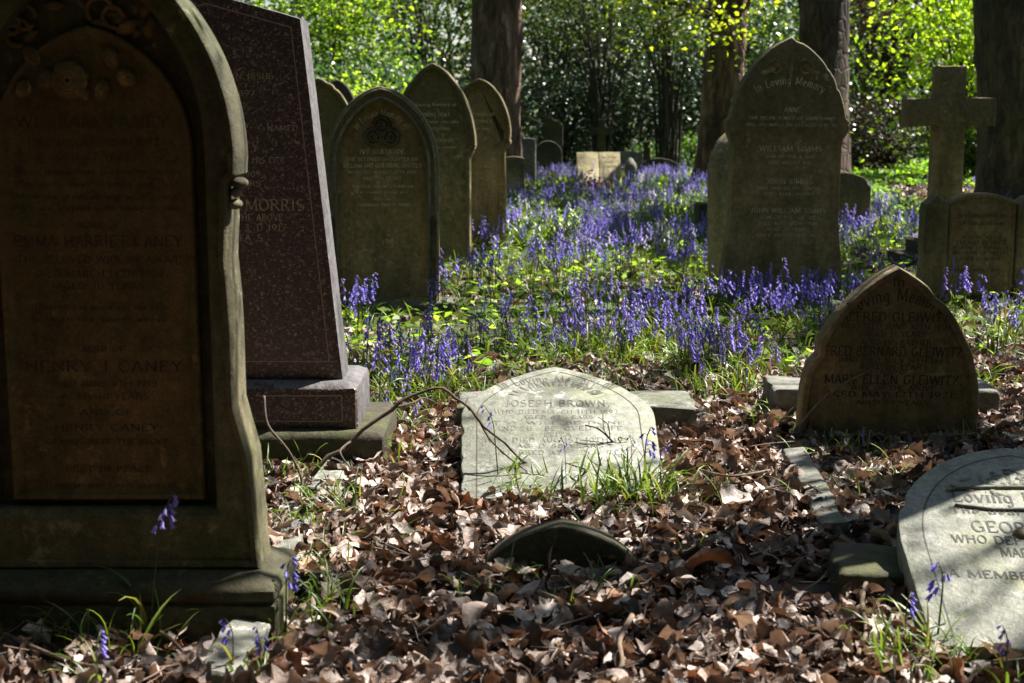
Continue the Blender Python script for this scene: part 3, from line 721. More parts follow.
o = block('stone_stub', .3, .3, .3, M['stone_dark'], None, G(714, 236), .02, 3); tag(o, 'low dark square stone stub left of the tall eared headstone', 'stone'); keep(o.location, .18, .2, .15)
P = mirror(seg((0, 0), (.26, 0), 8) + seg((.26, 0), (.26, .46), 10) + seg((.26, .46), (.235, .47), 3) + garc(.23, .47, .58, 14, .1), (0, .58))
headstone(842, 234, 'small dark headstone with a shallow curved top behind the tall eared headstone', P, .12, 'stone_olive', (0, 0, -3), .012, 23)

# ---------- sunk pointed headstone, right
P = gothic(.318, -.06, .16, .645, k=-.1)
r, bd = headstone(888, 446, 'dark pointed headstone sunk in the leaves with a thin branch leaning on it', P, .095, 'stone_umber', (2, .8, 0), .012, 31, None,
    lambda W: [(offs(W, .022), 0.0), (offs(W, .027), .008)])
tx = Text(); y_ = .0068
tx.put('In', .0, .575, .036, y_, 1, 1.2)
tx.put('Loving Memory', 0, 0, .046, y_, 1, 1.2, .33, arc=(0, .26, .265))
for z, h, t, f in ((.452, .036, 'ALFRED GLEIWITZ,', .40), (.425, .022, 'WHO DIED JUNE 30TH 1904,', .40), (.398, .022, 'AGED 51 YEARS.', .22), (.367, .022, 'ALSO HIS FATHER', .25), (.327, .038, 'FRED BERNARD GLEIWITZ,', .50), (.303, .02, 'WHO DIED JULY 14TH 1885,', .40), (.28, .02, 'AGED 64 YEARS.', .25), (.262, .018, 'ALSO OF', .1), (.226, .036, 'MARY ELLEN GLEIWITZ,', .49), (.203, .02, 'WIFE OF THE ABOVE', .3), (.178, .022, 'DIED MAY 12TH 1921,', .46), (.15, .018, 'AGED 69 YEARS', .26)):
    tx.put(t, 0.005, z, h * .9, y_, 1.0, 1.0, f)
tx.build(r, M['letter_dark'])
o = block('base_stone', .86, .3, .15, M['stone_grey'], None, G(887, 424), .015, 5); o.location.z = -.02; tag(o, 'low grey base stone behind the sunk pointed headstone', 'base stone'); keep(o.location, .45, .17, .15)

# ---------- cross and tablet, right
r = empty('stone_cross', G(946, 268), 'tall plain stone cross in front of the bright yellow green bush', 'cross', None, (0, R(-.6), R(4))); keep(r.location, .25, .2)
P = mirror([(0, 0), (.05, 0), (.1125, 0), (.11, .3), (.106, .7), (.104, 1.045), (.12, 1.05), (.22, 1.052), (.333, 1.05), (.333, 1.12), (.333, 1.19), (.333, 1.258), (.22, 1.26), (.12, 1.26), (.102, 1.265), (.102, 1.38), (.102, 1.49), (.05, 1.49)], (0, 1.492))
loft('shaft', slab_rings(P, .17, .009, 41, 2), M['stone_brown'], r, angle=30)
moulded_base('step', M['stone_dark'], r, .22, .4, [(0, -.05), (0, 0), (0, .2), (.02, .22)], 42).location = (0, -.11, 0)
moulded_base('step', M['stone_dark'], r, .32, .6, [(0, -.05), (0, 0), (0, .1), (.02, .11)], 43).location = (0, -.21, 0)

r = empty('memorial_tablet', G(978, 304), 'broad headstone with curved tablet between two peaked pillars, in front of the stone cross', 'headstone', None, (0, 0, R(-2))); keep(r.location, .4, .14, .1)
P = mirror(seg((0, .05), (.205, .05), 8) + seg((.205, .05), (.205, .6), 16) + garc(.205, .6, .678, 16, .0), (0, .678))
bd = loft('tablet', slab_rings(P, .13, .01, 44, 4) + [(offs(P, .024), 0.0), (offs(P, .028), .008)], M['stone_brown'], r)
for sx in (-1, 1):
    P = mirror(seg((0, .05), (.072, .05), 4) + seg((.072, .05), (.07, .615), 12) + seg((.07, .615), (0, .668), 5), (0, .668))
    o = loft('pillar', slab_rings(P, .17, .008, 45 + sx, 3), M['stone_olive'], r); o.location = (sx * .279, -.02, 0)
moulded_base('plinth', M['stone_dark'], r, .39, .28, [(0, -.04), (0, 0), (0, .04), (.01, .05)], 47).location = (0, -.06, 0)
tx = Text()
for z, h, t, f in ((.53, .026, 'IN LOVING MEMORY', .3), (.485, .022, 'OF OUR DEAR SON', .26), (.4, .022, 'WHO FELL ASLEEP', .24), (.365, .03, 'THOMAS RICHARD', .3), (.335, .024, 'HUSBAND OF THE ABOVE', .34), (.305, .024, 'WHO DEPARTED THIS LIFE', .34), (.27, .022, 'AGED 56 YEARS', .24), (.2, .02, 'PEACE PERFECT PEACE', .3)):
    tx.put(t, 0, z, h * .85, .0068, 1, 1.2, f)
tx.build(r, M['letter_dark'])
cv = NM(); rr = random.Random(9)

# ---------- fallen slab in the middle
r = empty('fallen_headstone', G(563, 506) + Vector((0, 0, .045)), 'pale fallen headstone lying tilted in the middle with a bluebell standing in front', 'headstone', None, (R(-76), 0, 0)); keep(r.location, .34, .52, .45)
P = gothic(.327, -.04, .53, .925, k=.36, w0=.31)
bd = loft('slab', slab_rings(P, .072, .007, 51, 5), M['stone_pale'], r)
line_strip(gothic(.275, -.1, .52, .88, k=.36, w0=.262), -.0008, .0035, 'border_line', M['letter_brown'], bd)
tx = Text()
tx.put('In Loving Memory of', 0, 0, .06, -.0012, .7, 1.3, .40, arc=(0, .40, .38), drop=.1)
for z, h, t, f in ((.59, .058, 'JOSEPH BROWN,', .36), (.535, .034, 'WHO DIED MARCH 11TH 1893,', .43), (.495, .03, 'AGED 62 YEARS', .24), (.455, .026, 'THY WILL BE DONE', .44), (.41, .038, 'AND HIS BELOVED WIFE', .42), (.365, .034, 'ELIZA,', .10), (.325, .038, 'WHO DIED AUGUST 10TH 1923', .49), (.285, .034, 'AGED 88 YEARS', .28), (.24, .034, 'INTERRED AT TADCASTER', .42)):
    tx.put(t, .0, z, h * .8, -.0012, .72, 1.6, f, drop=.12)
cvv = NM()
tx.build(bd, M['letter_worn'])
cv = NM()
for k in range(22):
    a = R(25 + 130 * k / 21); relief_leaf(cv, .0 + .13 * math.cos(a), .63 + .12 * math.sin(a), .05, .018, a + rr.uniform(-.6, .6), 0.0, .0035, 4, 4)
new_obj('leaf_carving', cv.mesh('leaf_carving'), bd, M['stone_grey'])
o = block('base_stone', .88, .3, .135, M['stone_grey'], None, G(577, 437), .014, 6); o.location.z = -.02; tag(o, 'low grey base stone under the top of the pale fallen headstone', 'base stone'); keep(o.location, .46, .17, .15)

# ---------- fallen slab lower right
r = empty('fallen_headstone', G(1086, 672) + Vector((0, 0, .055)), 'pale fallen headstone with bold black lettering cut off by the right edge', 'headstone', None, (R(-76.5), 0, R(-8))); keep(r.location, .36, .5, .42)
r.rotation_euler = (Matrix.Rotation(R(-8), 3, 'Z') @ Matrix.Rotation(R(-76.5), 3, 'X')).to_euler()
P = gothic(.345, -.02, .42, .945, k=2.15, w0=.325)
bd = loft('slab', slab_rings(P, .075, .006, 61, 5), M['stone_pale'], r)
line_strip(gothic(.287, -.1, .42, .893, k=2.15, w0=.275), -.0008, .0035, 'border_line', M['letter_dark'], bd)
tx = Text()
tx.put('In', 0, .735, .075, -.0012, 1, 1.2)
tx.put('Loving Memory', -.01, .625, .06, -.0012, 1, 1.1, .36)
for z, h, t, f in ((.565, .026, 'The dearly beloved of', .44), (.475, .052, 'GEORGE BOND', .36), (.42, .036, 'WHO DEPARTED THIS LIFE', .47), (.362, .04, 'MARCH 9TH 1913', .26), (.312, .036, 'AGED 57', .15), (.262, .032, 'A MEMBER OF THIS CHOIR', .53), (.225, .03, 'FOR THIRTY YEARS', .2)):
    tx.put(t, .015, z, h, -.0012, 1.0, 1.0, f)
tx.build(bd, M['letter_dark'])
cv = NM()
for k in range(70):
    a = R(15 + 150 * rr.random()); q = rr.uniform(.4, 1)
    relief_leaf(cv, .2 * q * math.cos(a), .66 + .14 * q * math.sin(a), rr.uniform(.02, .045), .016, rr.uniform(0, 6.3), 0.0, .005, 4, 4)
tube(cv, [(-.2, -.004, .68), (-.1, -.004, .70), (.05, -.002, .712), (.2, -.003, .70)], [.004, .006, .007, .004], 8)
tube(cv, [(-.19, -.004, .60), (-.1, -.003, .585), (.05, -.002, .592), (.2, -.003, .60)], [.004, .006, .006, .004], 8)
new_obj('ribbon_carving', cv.mesh('ribbon_carving'), bd, M['stone_grey'])
q0 = G(842, 612)
o = block('base_stone', .54, .26, .115, M['stone_dark'], None, q0 + Vector((.27, .0, -.03)), .014, 7, rot=(0, R(-1), R(-6))); tag(o, 'dark square ended base stone under the black lettered fallen headstone', 'base stone'); keep(o.location, .48, .17, .13)

# ---------- buried arch top in the leaves
P = gothic(.21, -.1, .0, .145, k=.25)
r, bd = headstone(562, 580, 'low buried headstone top with a shallow dark arch poking out of dead leaves', P, .085, 'stone_dark', (-3, 1.0, -1), .012, 71)

# ---------- kerbs
def kerb(a, c, wd, h, label, seed, top=.05, tilt=0):
    a, c = Vector(a), Vector(c); d = c - a; L = d.length; wd *= .9
    o = block('kerb_stone', wd, L, h, M['stone_grey'], None, (a.x, a.y, top - h), .012, seed, rot=(0, R(tilt), math.atan2(-d.x, d.y)))
    tag(o, label, 'kerb'); return o
kerb(G(318, 508), G(347, 463), .11, .12, 'short grey kerb stone in front of the red granite monument', 1, .06, 3)
kerb(G(262, 606), G(304, 520), .11, .12, 'overgrown grey kerb stone beside the plinth corner of the dark gothic headstone', 2, .045, -4)
kerb(G(214, 700), G(245, 645), .10, .12, 'worn grey kerb stone poking out at the bottom left, below the dark gothic headstone', 3, .062, 5)
kerb(G(838, 545), G(797, 465), .085, .12, 'long grey kerb stone between the two fallen base stones on the right', 4, .056, -3)
kerb(G(1040, 470), G(1003, 432), .10, .12, 'grey kerb stone at the right edge behind the black lettered slab', 5, .05, 0)

# ---------- far graves
P = mirror([(0, 0), (.15, 0), (.29, 0), (.29, .25), (.29, .5), (.29, .72), (.2, .735), (.12, .735), (.115, .80), (.06, .82)], (0, .83))
headstone(516, 188, 'grey square shouldered stone in the distance beside the reddish trunk', P, .14, 'stone_grey', (0, 0, -4), .012, 81, None, None, 2)
P = gothic(.145, 0, .5, .545, k=0.0)
headstone(514, 198, 'small olive stone with a lit rim in front of the grey square shouldered stone', P, .1, 'stone_olive', (0, 0, -3), .01, 82, None, None, 2)
P = gothic(.18, 0, .82, .95, k=0.0)
headstone(553, 172, 'dark round topped pillar stone far back among the shrubs', P, .2, 'stone_dark', (0, 0, 0), .02, 83, None, None, 2)
P = gothic(.24, 0, .4, .62, k=0.1)
headstone(548, 177, 'dark rounded headstone in front of the dark pillar stone', P, .12, 'stone_dark', (0, 0, 0), .015, 84, None, None, 2)
r = empty('stone_cross', G(601, 171), 'distant dark stone cross on a sloping base behind the pale book shaped memorial', 'cross'); keep(r.location, .3, .3)
P = mirror([(0, .3), (.06, .3), (.085, .3), (.075, .66), (.1, .665), (.21, .665), (.21, .74), (.21, .81), (.1, .815), (.07, .82), (.07, .95), (.03, .96)], (0, .965))
loft('shaft', slab_rings(P, .12, .01, 85, 1), M['stone_dark'], r)
moulded_base('base', M['stone_dark'], r, .27, .4, [(0, -.05), (0, 0), (.02, .15), (.1, .29), (.13, .31)], 86).location = (0, -.14, 0)
r = empty('book_memorial', G(600, 187), 'pale sunlit stone memorial shaped like an open book, far centre', 'headstone', None, (0, 0, 0)); keep(r.location, .4, .15, .05)
for sx in (-1, 1):
    P = mirror(seg((0, .04), (.166, .04), 4) + seg((.166, .04), (.166, .74), 8) + seg((.166, .74), (0, .75), 4), (0, .75))
    o = loft('page', slab_rings(P, .11, .01, 87 + sx, 2), M['stone_buff'], r); o.location = (sx * .168, 0, 0); o.rotation_euler = (R(-47), 0, 0)
moulded_base('plinth', M['stone_buff'], r, .4, .25, [(0, -.05), (0, 0), (0, .04), (.01, .05)], 89).location = (0, -.06, 0)
tx = Text()
for z, t, f in ((.6, 'IN LOVING', .22), (.5, 'MEMORY', .18), (.4, 'OF MOTHER', .22), (.25, 'AT REST', .16)): tx.put(t, 0, z, .05, -.0012, 1, 1.2, f)
tx.build(o, M['letter_brown'])
P = mirror(seg((0, 0), (.22, 0), 4) + seg((.22, 0), (.22, .46), 8) + seg((.22, .46), (0, .47), 4), (0, .47))
headstone(629, 180, 'grey flat topped stone just behind the pale book shaped memorial', P, .2, 'stone_grey', (0, 0, 0), .012, 90, None, None, 2)
P = gothic(.3, 0, .24, .36, k=.2)
headstone(659, 180, 'low dark rounded stone in the shade far back, right of the book shaped memorial', P, .12, 'stone_dark', (0, 0, 0), .012, 91, None, None, 2)
o = block('stone_post', .13, .13, .6, M['stone_dark'], None, G(647, 176), .02, 9, top=.8); tag(o, 'short dark stone post behind the low dark rounded stone', 'post')
def lathe(name, prof, mat, parent, n=18):
    nm = NM(); V, Q = [], []
    for (rad, z) in prof:
        for k in range(n): V.append((rad * math.cos(2 * PI * k / n), rad * math.sin(2 * PI * k / n), z))
    for i in range(len(prof) - 1):
        for k in range(n): Q.append((i * n + k, i * n + (k + 1) % n, (i + 1) * n + (k + 1) % n, (i + 1) * n + k))
    nm.add(V, Q); return new_obj(name, nm.mesh(name), parent, mat)
o = lathe('urn', [(0, 0), (.09, 0), (.09, .04), (.035, .09), (.035, .13), (.085, .22), (.1, .3), (.08, .36), (.06, .38), (.04, .42), (.0, .44)], M['stone_grey'], None)
o.location = G(630, 187); tag(o, 'small grey stone urn beside the pale book shaped memorial', 'urn')
kerb(G(556, 201), G(586, 199), .2, .14, 'low grey grave kerb with moss, left of the purple pot flowers', 11, .1)
kerb(G(606, 200), G(626, 201), .2, .14, 'low grey grave kerb, right of the purple pot flowers', 12, .1)
o = block('rough_stone', .2, .16, .16, M['stone_buff'], None, G(634, 205), .05, 13, top=.7); tag(o, 'small rounded buff stone at the end of the low far kerb', 'stone')
o = block('rough_stone', .17, .14, .12, M['stone_dark'], None, G(567, 222), .03, 14, top=.8); tag(o, 'small dark block lying in the bluebells, in front of the low far kerb', 'stone')
# ================================================================== GROUND
def gh(x, y):
    """gentle unevenness of the ground"""
    x = np.asarray(x, float); y = np.asarray(y, float)
    far = np.clip((y - 30) / 60, 0, 1)
    return 0.018 * vnoise(x * 1.2, y * 1.2, 3) - 0.006 + far * far * 3.0 + 0.05 * np.clip((y - 12) / 10, 0, 1) * vnoise(x * .35, y * .35, 5)
def grid_axis(a, b, lo, hi, fine, growth=1.22):
    xs = list(np.arange(a, b + 1e-6, fine)); s = fine
    while xs[-1] < hi: s *= growth; xs.append(xs[-1] + s)
    s = fine; left = [a]
    while left[-1] > lo: s *= growth; left.append(left[-1] - s)
    return np.array(left[:0:-1] + xs)
gx, gy = grid_axis(-3.5, 3.5, -220, 220, .1), grid_axis(1.5, 12, -220, 260, .1)
XX, YY = np.meshgrid(gx, gy); ZZ = gh(XX, YY)
V = np.stack([XX, YY, ZZ], -1).reshape(-1, 3); nxn = len(gx); nyn = len(gy)
ii = (np.arange(nyn - 1)[:, None] * nxn + np.arange(nxn - 1)[None]).reshape(-1)
Q = np.stack([ii, ii + 1, ii + nxn + 1, ii + nxn], 1)
g = NM(); g.add(V, Q)
b = NB('woodland_soil')
n1 = b.noise(1.3, 6, .6); n2 = b.noise(22, 6, .7); n3 = b.vor(34, 'F1', None, 'Color')
soil = b.ramp(n2, [(.3, (.018, .012, .008)), (.55, (.045, .03, .02)), (.75, (.10, .07, .05))])
soil = b.mix(.5, soil, b.mix(1.0, n3, (.16, .1, .07), 'MULTIPLY'))
green = b.ramp(b.noise(40, 5, .7), [(.3, (.015, .03, .006)), (.55, (.05, .10, .015)), (.8, (.12, .2, .03))])
yy = b.sep(1); ymask = b.ramp(b.math('ADD', b.math('MULTIPLY', yy, .05), b.math('MULTIPLY', n1, .25)), [(.40, 0.0), (.55, 1.0)])
b.link(b.mix(b.math('MULTIPLY', ymask, b.ramp(n1, [(.3, .55), (.6, 1.0)])), soil, green), b.bsdf.inputs['Base Color'])
b.bsdf.inputs['Roughness'].default_value = .9
b.link(b.bump(n2, .8, .03), b.bsdf.inputs['Normal'])
o = new_obj('ground', g.mesh('ground'), None, b.m); tag(o, kind='structure')

def blocked(x, y, m=0.0):
    r = np.zeros(len(x), bool)
    for fx, fy, hx, hy in foot: r |= (np.abs(x - fx) < hx + m) & (np.abs(y - fy) < hy + m)
    return r
for x_, y_ in ((-.27, 20), (2.95, 21.5), (4.4, 20), (6.55, 17.5)): foot.append((x_, y_, .4, .4))

# ------------------------------------------------------------------ dead leaves
def leaf_template(seed):
    r = np.random.default_rng(seed); nu, nv = 7, 4
    lob = .38 if seed % 4 == 1 else .12; fr = r.uniform(11, 18); L, wd = 1.0, r.uniform(.45, .75) + .2 * (seed % 4 == 1); curl = r.choice([.3, .8, 1.4, 2.0, 2.6]) * r.choice([-1, 1]); bend = r.uniform(-1.1, 1.1); tw = r.uniform(-.8, .8)
    V, C = [], []
    for i in range(nu + 1):
        u = i / nu; hw = wd / 2 * math.sin(PI * (0.03 + .95 * u ** .85)) ** .75 * (1 + lob * math.sin(u * fr + seed))
        for j in range(nv + 1):
            v_ = j / nv * 2 - 1
            a = v_ * curl * .7; rad = hw / max(abs(curl) * .7, .1)
            x = math.sin(a) * rad if abs(curl) > .1 else v_ * hw
            z = (1 - math.cos(a)) * rad * np.sign(curl) + abs(v_) * .06 + .035 * math.sin(9 * u + 3 * v_ + seed) + r.normal(0, .022)
            t = tw * (u - .5); x, z = x * math.cos(t) - z * math.sin(t), x * math.sin(t) + z * math.cos(t)
            th = bend * (u - .5)
            y = (u - .5) * math.cos(th) - z * math.sin(th) * .6; z = z * math.cos(th) + abs(u - .5) * math.sin(abs(th)) * np.sign(bend)
            V.append((x, y, z)); C.append(1.0 - .25 * (abs(v_) < .2) + .12 * r.normal())
    Q = [(i * (nv + 1) + j, i * (nv + 1) + j + 1, (i + 1) * (nv + 1) + j + 1, (i + 1) * (nv + 1) + j) for i in range(nu) for j in range(nv)]
    return np.array(V), np.array(Q), np.array(C)
LT = [leaf_template(i) for i in range(24)]
PAL = np.array([(.25, .185, .15), (.16, .11, .085), (.42, .335, .29), (.075, .051, .042), (.60, .52, .47), (.24, .115, .062), (.33, .255, .22), (.042, .03, .024)])
def litter(name, x, y, zlo, zhi, smin, smax, tilt):
    nm = NM(); k = len(x); which = rng.integers(0, len(LT), k)
    z = gh(x, y) + rng.uniform(zlo, zhi, k)
    sc = smin + (smax - smin) * rng.beta(1.3, 1.6, k); pal = PAL[rng.choice(len(PAL), k, p=[.18, .17, .15, .14, .11, .06, .11, .08])] * rng.uniform(.75, 1.2, (k, 1))
    for i, (tv, tq, tc) in enumerate(LT):
        m = which == i; kk = int(m.sum())
        if not kk: continue
        rot = rotm(rng.uniform(0, 2 * PI, kk), rng.normal(0, tilt, kk), rng.normal(0, tilt, kk), sc[m])
        col = np.repeat(pal[m], len(tv), 0).reshape(kk, len(tv), 3) * tc[None, :, None]
        nm.inst(tv, tq, np.stack([x[m], y[m], z[m]], 1), rot, col)
    return new_obj(name, nm.mesh(name), None, M['litter'])
def wedge(n, y0, y1, m=.3):
    y = np.sqrt(rng.uniform(y0 * y0, y1 * y1, n)); x = rng.uniform(-1, 1, n) * (y * .37 + m); return x, y
def green_amount(x, y):
    """0 in the dead-leaf floor, 1 where bluebells and leaves cover it"""
    edge = 5.4 + .5 * vnoise(x * 1.1, y * .8, 21) - 0.55 * np.clip(-x * 2 - .1, 0, 1) + 1.2 * np.clip((x - 1.45) * 1.2, 0, 1.5)
    gsm = np.clip((y - edge) / .9, 0, 1)
    return gsm * np.clip(.85 + .6 * vnoise(x * .9, y * .7, 31), 0, 1)
x, y = wedge(38000, 2.45, 6.6); ga = green_amount(x, y)
kp = (rng.random(len(x)) > ga * .85) & ~blocked(x, y, -.06) & ~((x < -.42) & (y > 2.86) & (y < 3.3) & (rng.random(len(x)) < .75)); x, y = x[kp], y[kp]
o = litter('leaf_litter', x, y, .0, .055, .022, .095, .62); tag(o, 'brown dead leaves covering the ground', None, None, 'stuff')
x, y = wedge(14000, 6.0, 14); kp = ~blocked(x, y) & (rng.random(len(x)) < .3 + .7 * (vnoise(x, y, 8) > .0)); x, y = x[kp], y[kp]
o = litter('scattered_leaf_litter', x, y, .0, .04, .05, .085, .5); tag(o, 'dead leaves among the bluebells', None, None, 'stuff')
# bare leafy path strip far right
x = rng.uniform(5.3, 10.5, 3500); y = rng.uniform(17.3, 21.5, 3500)
o = litter('far_leaf_litter', x, y, .0, .05, .09, .14, .5); tag(o, 'pale leaf litter on the far path', None, None, 'stuff')
# small broken sticks in the litter
nm = NM(); k = 2200; x, y = wedge(k, 2.5, 7.5)
nn = 6; aa = np.arange(5) * 2 * PI / 5
tv = np.array([(-.5 + i / 3, .02 * math.cos(q) * (1.1 - i * .25) + .03 * math.sin(i * 2), .02 * math.sin(q) * (1.1 - i * .25)) for i in range(4) for q in aa])
tq = np.array([(i * 5 + j, i * 5 + (j + 1) % 5, (i + 1) * 5 + (j + 1) % 5, (i + 1) * 5 + j) for i in range(3) for j in range(5)])
rot = rotm(rng.uniform(0, 6.28, k), rng.normal(0, .2, k), rng.normal(0, .25, k), rng.uniform(.05, .16, k))
col = np.array([(.16, .11, .08), (.28, .21, .16), (.07, .045, .03)])[rng.integers(0, 3, k)]
nm.inst(tv, tq, np.stack([x, y, gh(x, y) + rng.uniform(.02, .06, k)], 1), rot, np.repeat(col, 20, 0).reshape(k, 20, 3))
o = new_obj('broken_sticks', nm.mesh('broken_sticks'), None, M['litter']); tag(o, 'broken bits of stick in the dead leaves', None, None, 'stuff')
# single bigger leaves that stand out
hero = [(707, 587, .15, 'large russet dead leaf lying flat right of the buried arch', 5), (735, 520, .12, 'pale upturned dead leaf right of the middle slab', 4), (372, 398 + 80, .12, 'pale curled dead leaf left of the middle slab', 4), (480, 640, .13, 'curled brown dead leaf at the bottom centre', 1), (212, 634, .11, 'rusty dead leaf in front of the dark plinth', 5)]
for px, py, s, lab, pi in hero:
    tv, tq, tc = LT[pi * 2]; nm = NM(); nm.add(tv * s, tq, None, PAL[pi][None] * tc[:, None])
    o = new_obj('dead_leaf', nm.mesh('dead_leaf'), None, M['litter']); o.location = G(px, py) + Vector((0, 0, .065)); o.rotation_euler = (.25, -.15, px * .3); tag(o, lab, 'leaf')

# ------------------------------------------------------------------ twigs
def twig(name, pts, r0, r1, label, mat='twig', group=None, side=None, n=6):
    nm = NM(); P = spline(pts, n); tube(nm, P, np.linspace(r0, r1, len(P)), 7, lump=.08)
    for s in side or []:
        Pq = spline(s, 5); tube(nm, Pq, np.linspace(r0 * .55, r1 * .6, len(Pq)), 6, lump=.08)
    me = nm.mesh(name); base = Vector(pts[0]); me.transform(Matrix.Translation(-base))
    o = new_obj(name, me, None, M[mat]); o.location = base
    return tag(o, label, 'twig', group)
twig('fallen_branch', [at(312, 476, 4.25), at(328, 456, 4.28), at(345, 449, 4.3), at(362, 430, 4.32), at(392, 410, 4.35), at(402, 400, 4.36), at(425, 391, 4.4), at(443, 388, 4.4), at(455, 398, 4.4), at(470, 408, 4.38), at(484, 427, 4.35), at(505, 443, 4.33), at(522, 461, 4.36), at(548, 472, 4.38), at(575, 480, 4.4)], .0075, .003,
     'arching bare branch reaching over the pale middle slab', 'twig_dark', None, [[at(392, 408, 4.35), at(412, 403, 4.4), at(424, 398, 4.45), at(440, 405, 4.5)], [at(478, 417, 4.37), at(489, 438, 4.33), at(507, 456, 4.3), at(528, 472, 4.3)], [at(470, 410, 4.38), at(466, 404, 4.4), at(468, 398, 4.42)], [at(350, 442, 4.3), at(340, 452, 4.2), at(352, 470, 4.15)]], 2)
twig('twig', [at(264, 396, 4.3), at(268, 425, 4.25), at(288, 450, 4.2), at(302, 480, 4.2), at(300, 492, 4.15)], .0045, .003, 'thin crooked twig standing against the lower granite plinth', 'twig_dark')
twig('twig', [at(800, 425, 4.88), at(822, 400, 4.9), at(838, 388, 4.92), at(862, 374, 4.95), at(881, 370, 4.97), at(886, 382, 4.95)], .006, .0025, 'pale forked twig leaning on the sunk pointed headstone', 'twig', None, [[at(834, 391, 4.92), at(850, 399, 4.9), at(872, 400, 4.88)], [at(822, 400, 4.9), at(820, 392, 4.9)]])
twig('twig', [at(655, 470, 4.45), at(620, 448, 4.5), at(600, 430, 4.5), at(585, 425, 4.52)], .004, .002, 'dark brushy twig spread over the lower right of the pale middle slab', 'twig_dark', None,
     [[at(640, 461, 4.47), at(612, 445, 4.48), at(580, 440, 4.5)], [at(622, 449, 4.5), at(605, 432, 4.5), at(603, 410, 4.52)], [at(630, 455, 4.48), at(618, 438, 4.5), at(628, 440, 4.5)], [at(610, 440, 4.5), at(608, 425, 4.5), at(598, 417, 4.5)], [at(625, 452, 4.48), at(607, 455, 4.46), at(590, 452, 4.46)]])
twig('twig', [G(0, 632, .03), G(40, 650, .06), G(80, 664, .05), G(140, 670, .05), G(192, 662, .05)], .005, .003, 'long pale twig lying across the bottom left corner', 'twig')
twig('twig', [G(160, 632, .10), G(172, 640, .08), G(185, 655, .06), G(200, 682, .04)], .0045, .003, 'short pale twig propped up in front of the dark plinth', 'twig')
twig('twig', [G(868, 578, .07), G(862, 600, .05), G(866, 630, .05), G(858, 655, .04)], .007, .005, 'grey stick lying in front of the dark square ended base stone', 'twig')
twig('twig', [G(632, 616, .05), G(620, 640, .06), G(622, 665, .04), G(612, 682, .05)], .007, .005, 'crooked grey stick at the bottom below the buried arch', 'twig')
twig('twig', [G(700, 470, .04), G(730, 476, .07), G(770, 470, .05)], .005, .003, 'brown twig lying right of the pale middle slab', 'twig')
proto = None
for i in range(44):
    yv = rng.uniform(2.9, 6.3); xv = rng.uniform(-1, 1) * (yv * .33)
    if blocked(np.array([xv]), np.array([yv]), .02)[0] or (xv < -.5 and yv < 3.6): continue
    L = rng.uniform(.1, .34); pts = [(0, 0, 0), (L * .35, rng.normal(0, .02), rng.normal(.01, .01)), (L * .7, rng.normal(0, .03), rng.normal(.01, .012)), (L, rng.normal(0, .03), 0)]
    o = twig('twig', pts, rng.uniform(.0025, .0048), .0015, 'thin dry twig lying loose among the brown leaves', 'twig' if rng.random() < .6 else 'twig_dark', 'loose twigs among the dead leaves', [[pts[1], (L * .5, rng.choice([-1, 1]) * .05, .02)]] if rng.random() < .5 else None, 4)
    o.location = (xv, yv, float(gh(xv, yv)) + .05); o.rotation_euler = (rng.normal(0, .1), rng.normal(0, .15), rng.uniform(0, 6.28))
nm = NM(); V = []
bm = bmesh.new(); bmesh.ops.create_uvsphere(bm, u_segments=14, v_segments=9, radius=.022)
for v in bm.verts: v.co.z *= 1.25; v.co += v.co.normalized() * .002 * math.sin(v.co.x * 400 + v.co.z * 300)
me = bpy.data.meshes.new('nut')
for f in bm.faces: f.smooth = True
bm.to_mesh(me); bm.free()
o = new_obj('nut', me, None, M['nut']); o.location = at(1020, 543, 3.36); o.location.z = .155; o.rotation_euler = (1.2, .3, .4); tag(o, 'small brown nut lying on the black lettered fallen headstone', 'nut')

# ================================================================== PLANTS
# ---- blades (strap leaves): a few templates, root at origin, arching along +x
def blade_template(seed, nseg=6):
    r = np.random.default_rng(seed); lean0, lean1 = r.uniform(.05, .5), r.uniform(.9, 2.1)
    V = []; p = np.array([0., 0., 0.]); tw = r.uniform(-.5, .5)
    for i in range(nseg + 1):
        u = i / nseg; th = lean0 + (lean1 - lean0) * u ** 1.4
        hw = .036 * (math.sin(PI * min(.98, .25 + .75 * u)) ** .7) * (1 if u < .98 else .2)
        s_ = math.sin(tw * u) * hw
        V += [(p[0] - s_ * .3, -hw, p[2] + .35 * hw), (p[0], 0, p[2] - .15 * hw), (p[0] + s_ * .3, hw, p[2] + .35 * hw)]
        p = p + np.array([math.sin(th), 0, math.cos(th)]) / nseg
    Q = []
    for i in range(nseg):
        for j in range(2): a = i * 3 + j; Q.append((a, a + 1, a + 4, a + 3))
    return np.array(V), np.array(Q)
BT = [blade_template(i) for i in range(10)]
GP = np.array([(.10, .165, .025), (.065, .12, .025), (.14, .205, .03), (.05, .095, .028), (.21, .21, .06)])
def blades(nm, x, y, z, Lmin, Lmax, wid=1.0):
    k = len(x); which = rng.integers(0, len(BT), k); L = rng.uniform(Lmin, Lmax, k)
    pal = GP[rng.choice(len(GP), k, p=[.32, .26, .2, .14, .08])] * rng.uniform(.75, 1.2, (k, 1))
    for i, (tv, tq) in enumerate(BT):
        m = which == i; kk = int(m.sum())
        if not kk: continue
        tvw = tv.copy(); tvw[:, 1] *= wid
        rot = rotm(rng.uniform(0, 2 * PI, kk), rng.normal(0, .22, kk), rng.normal(0, .22, kk), L[m])
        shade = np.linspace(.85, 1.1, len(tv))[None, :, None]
        nm.inst(tvw, tq, np.stack([x[m], y[m], z[m]], 1), rot, np.repeat(pal[m], len(tv), 0).reshape(kk, len(tv), 3) * shade)

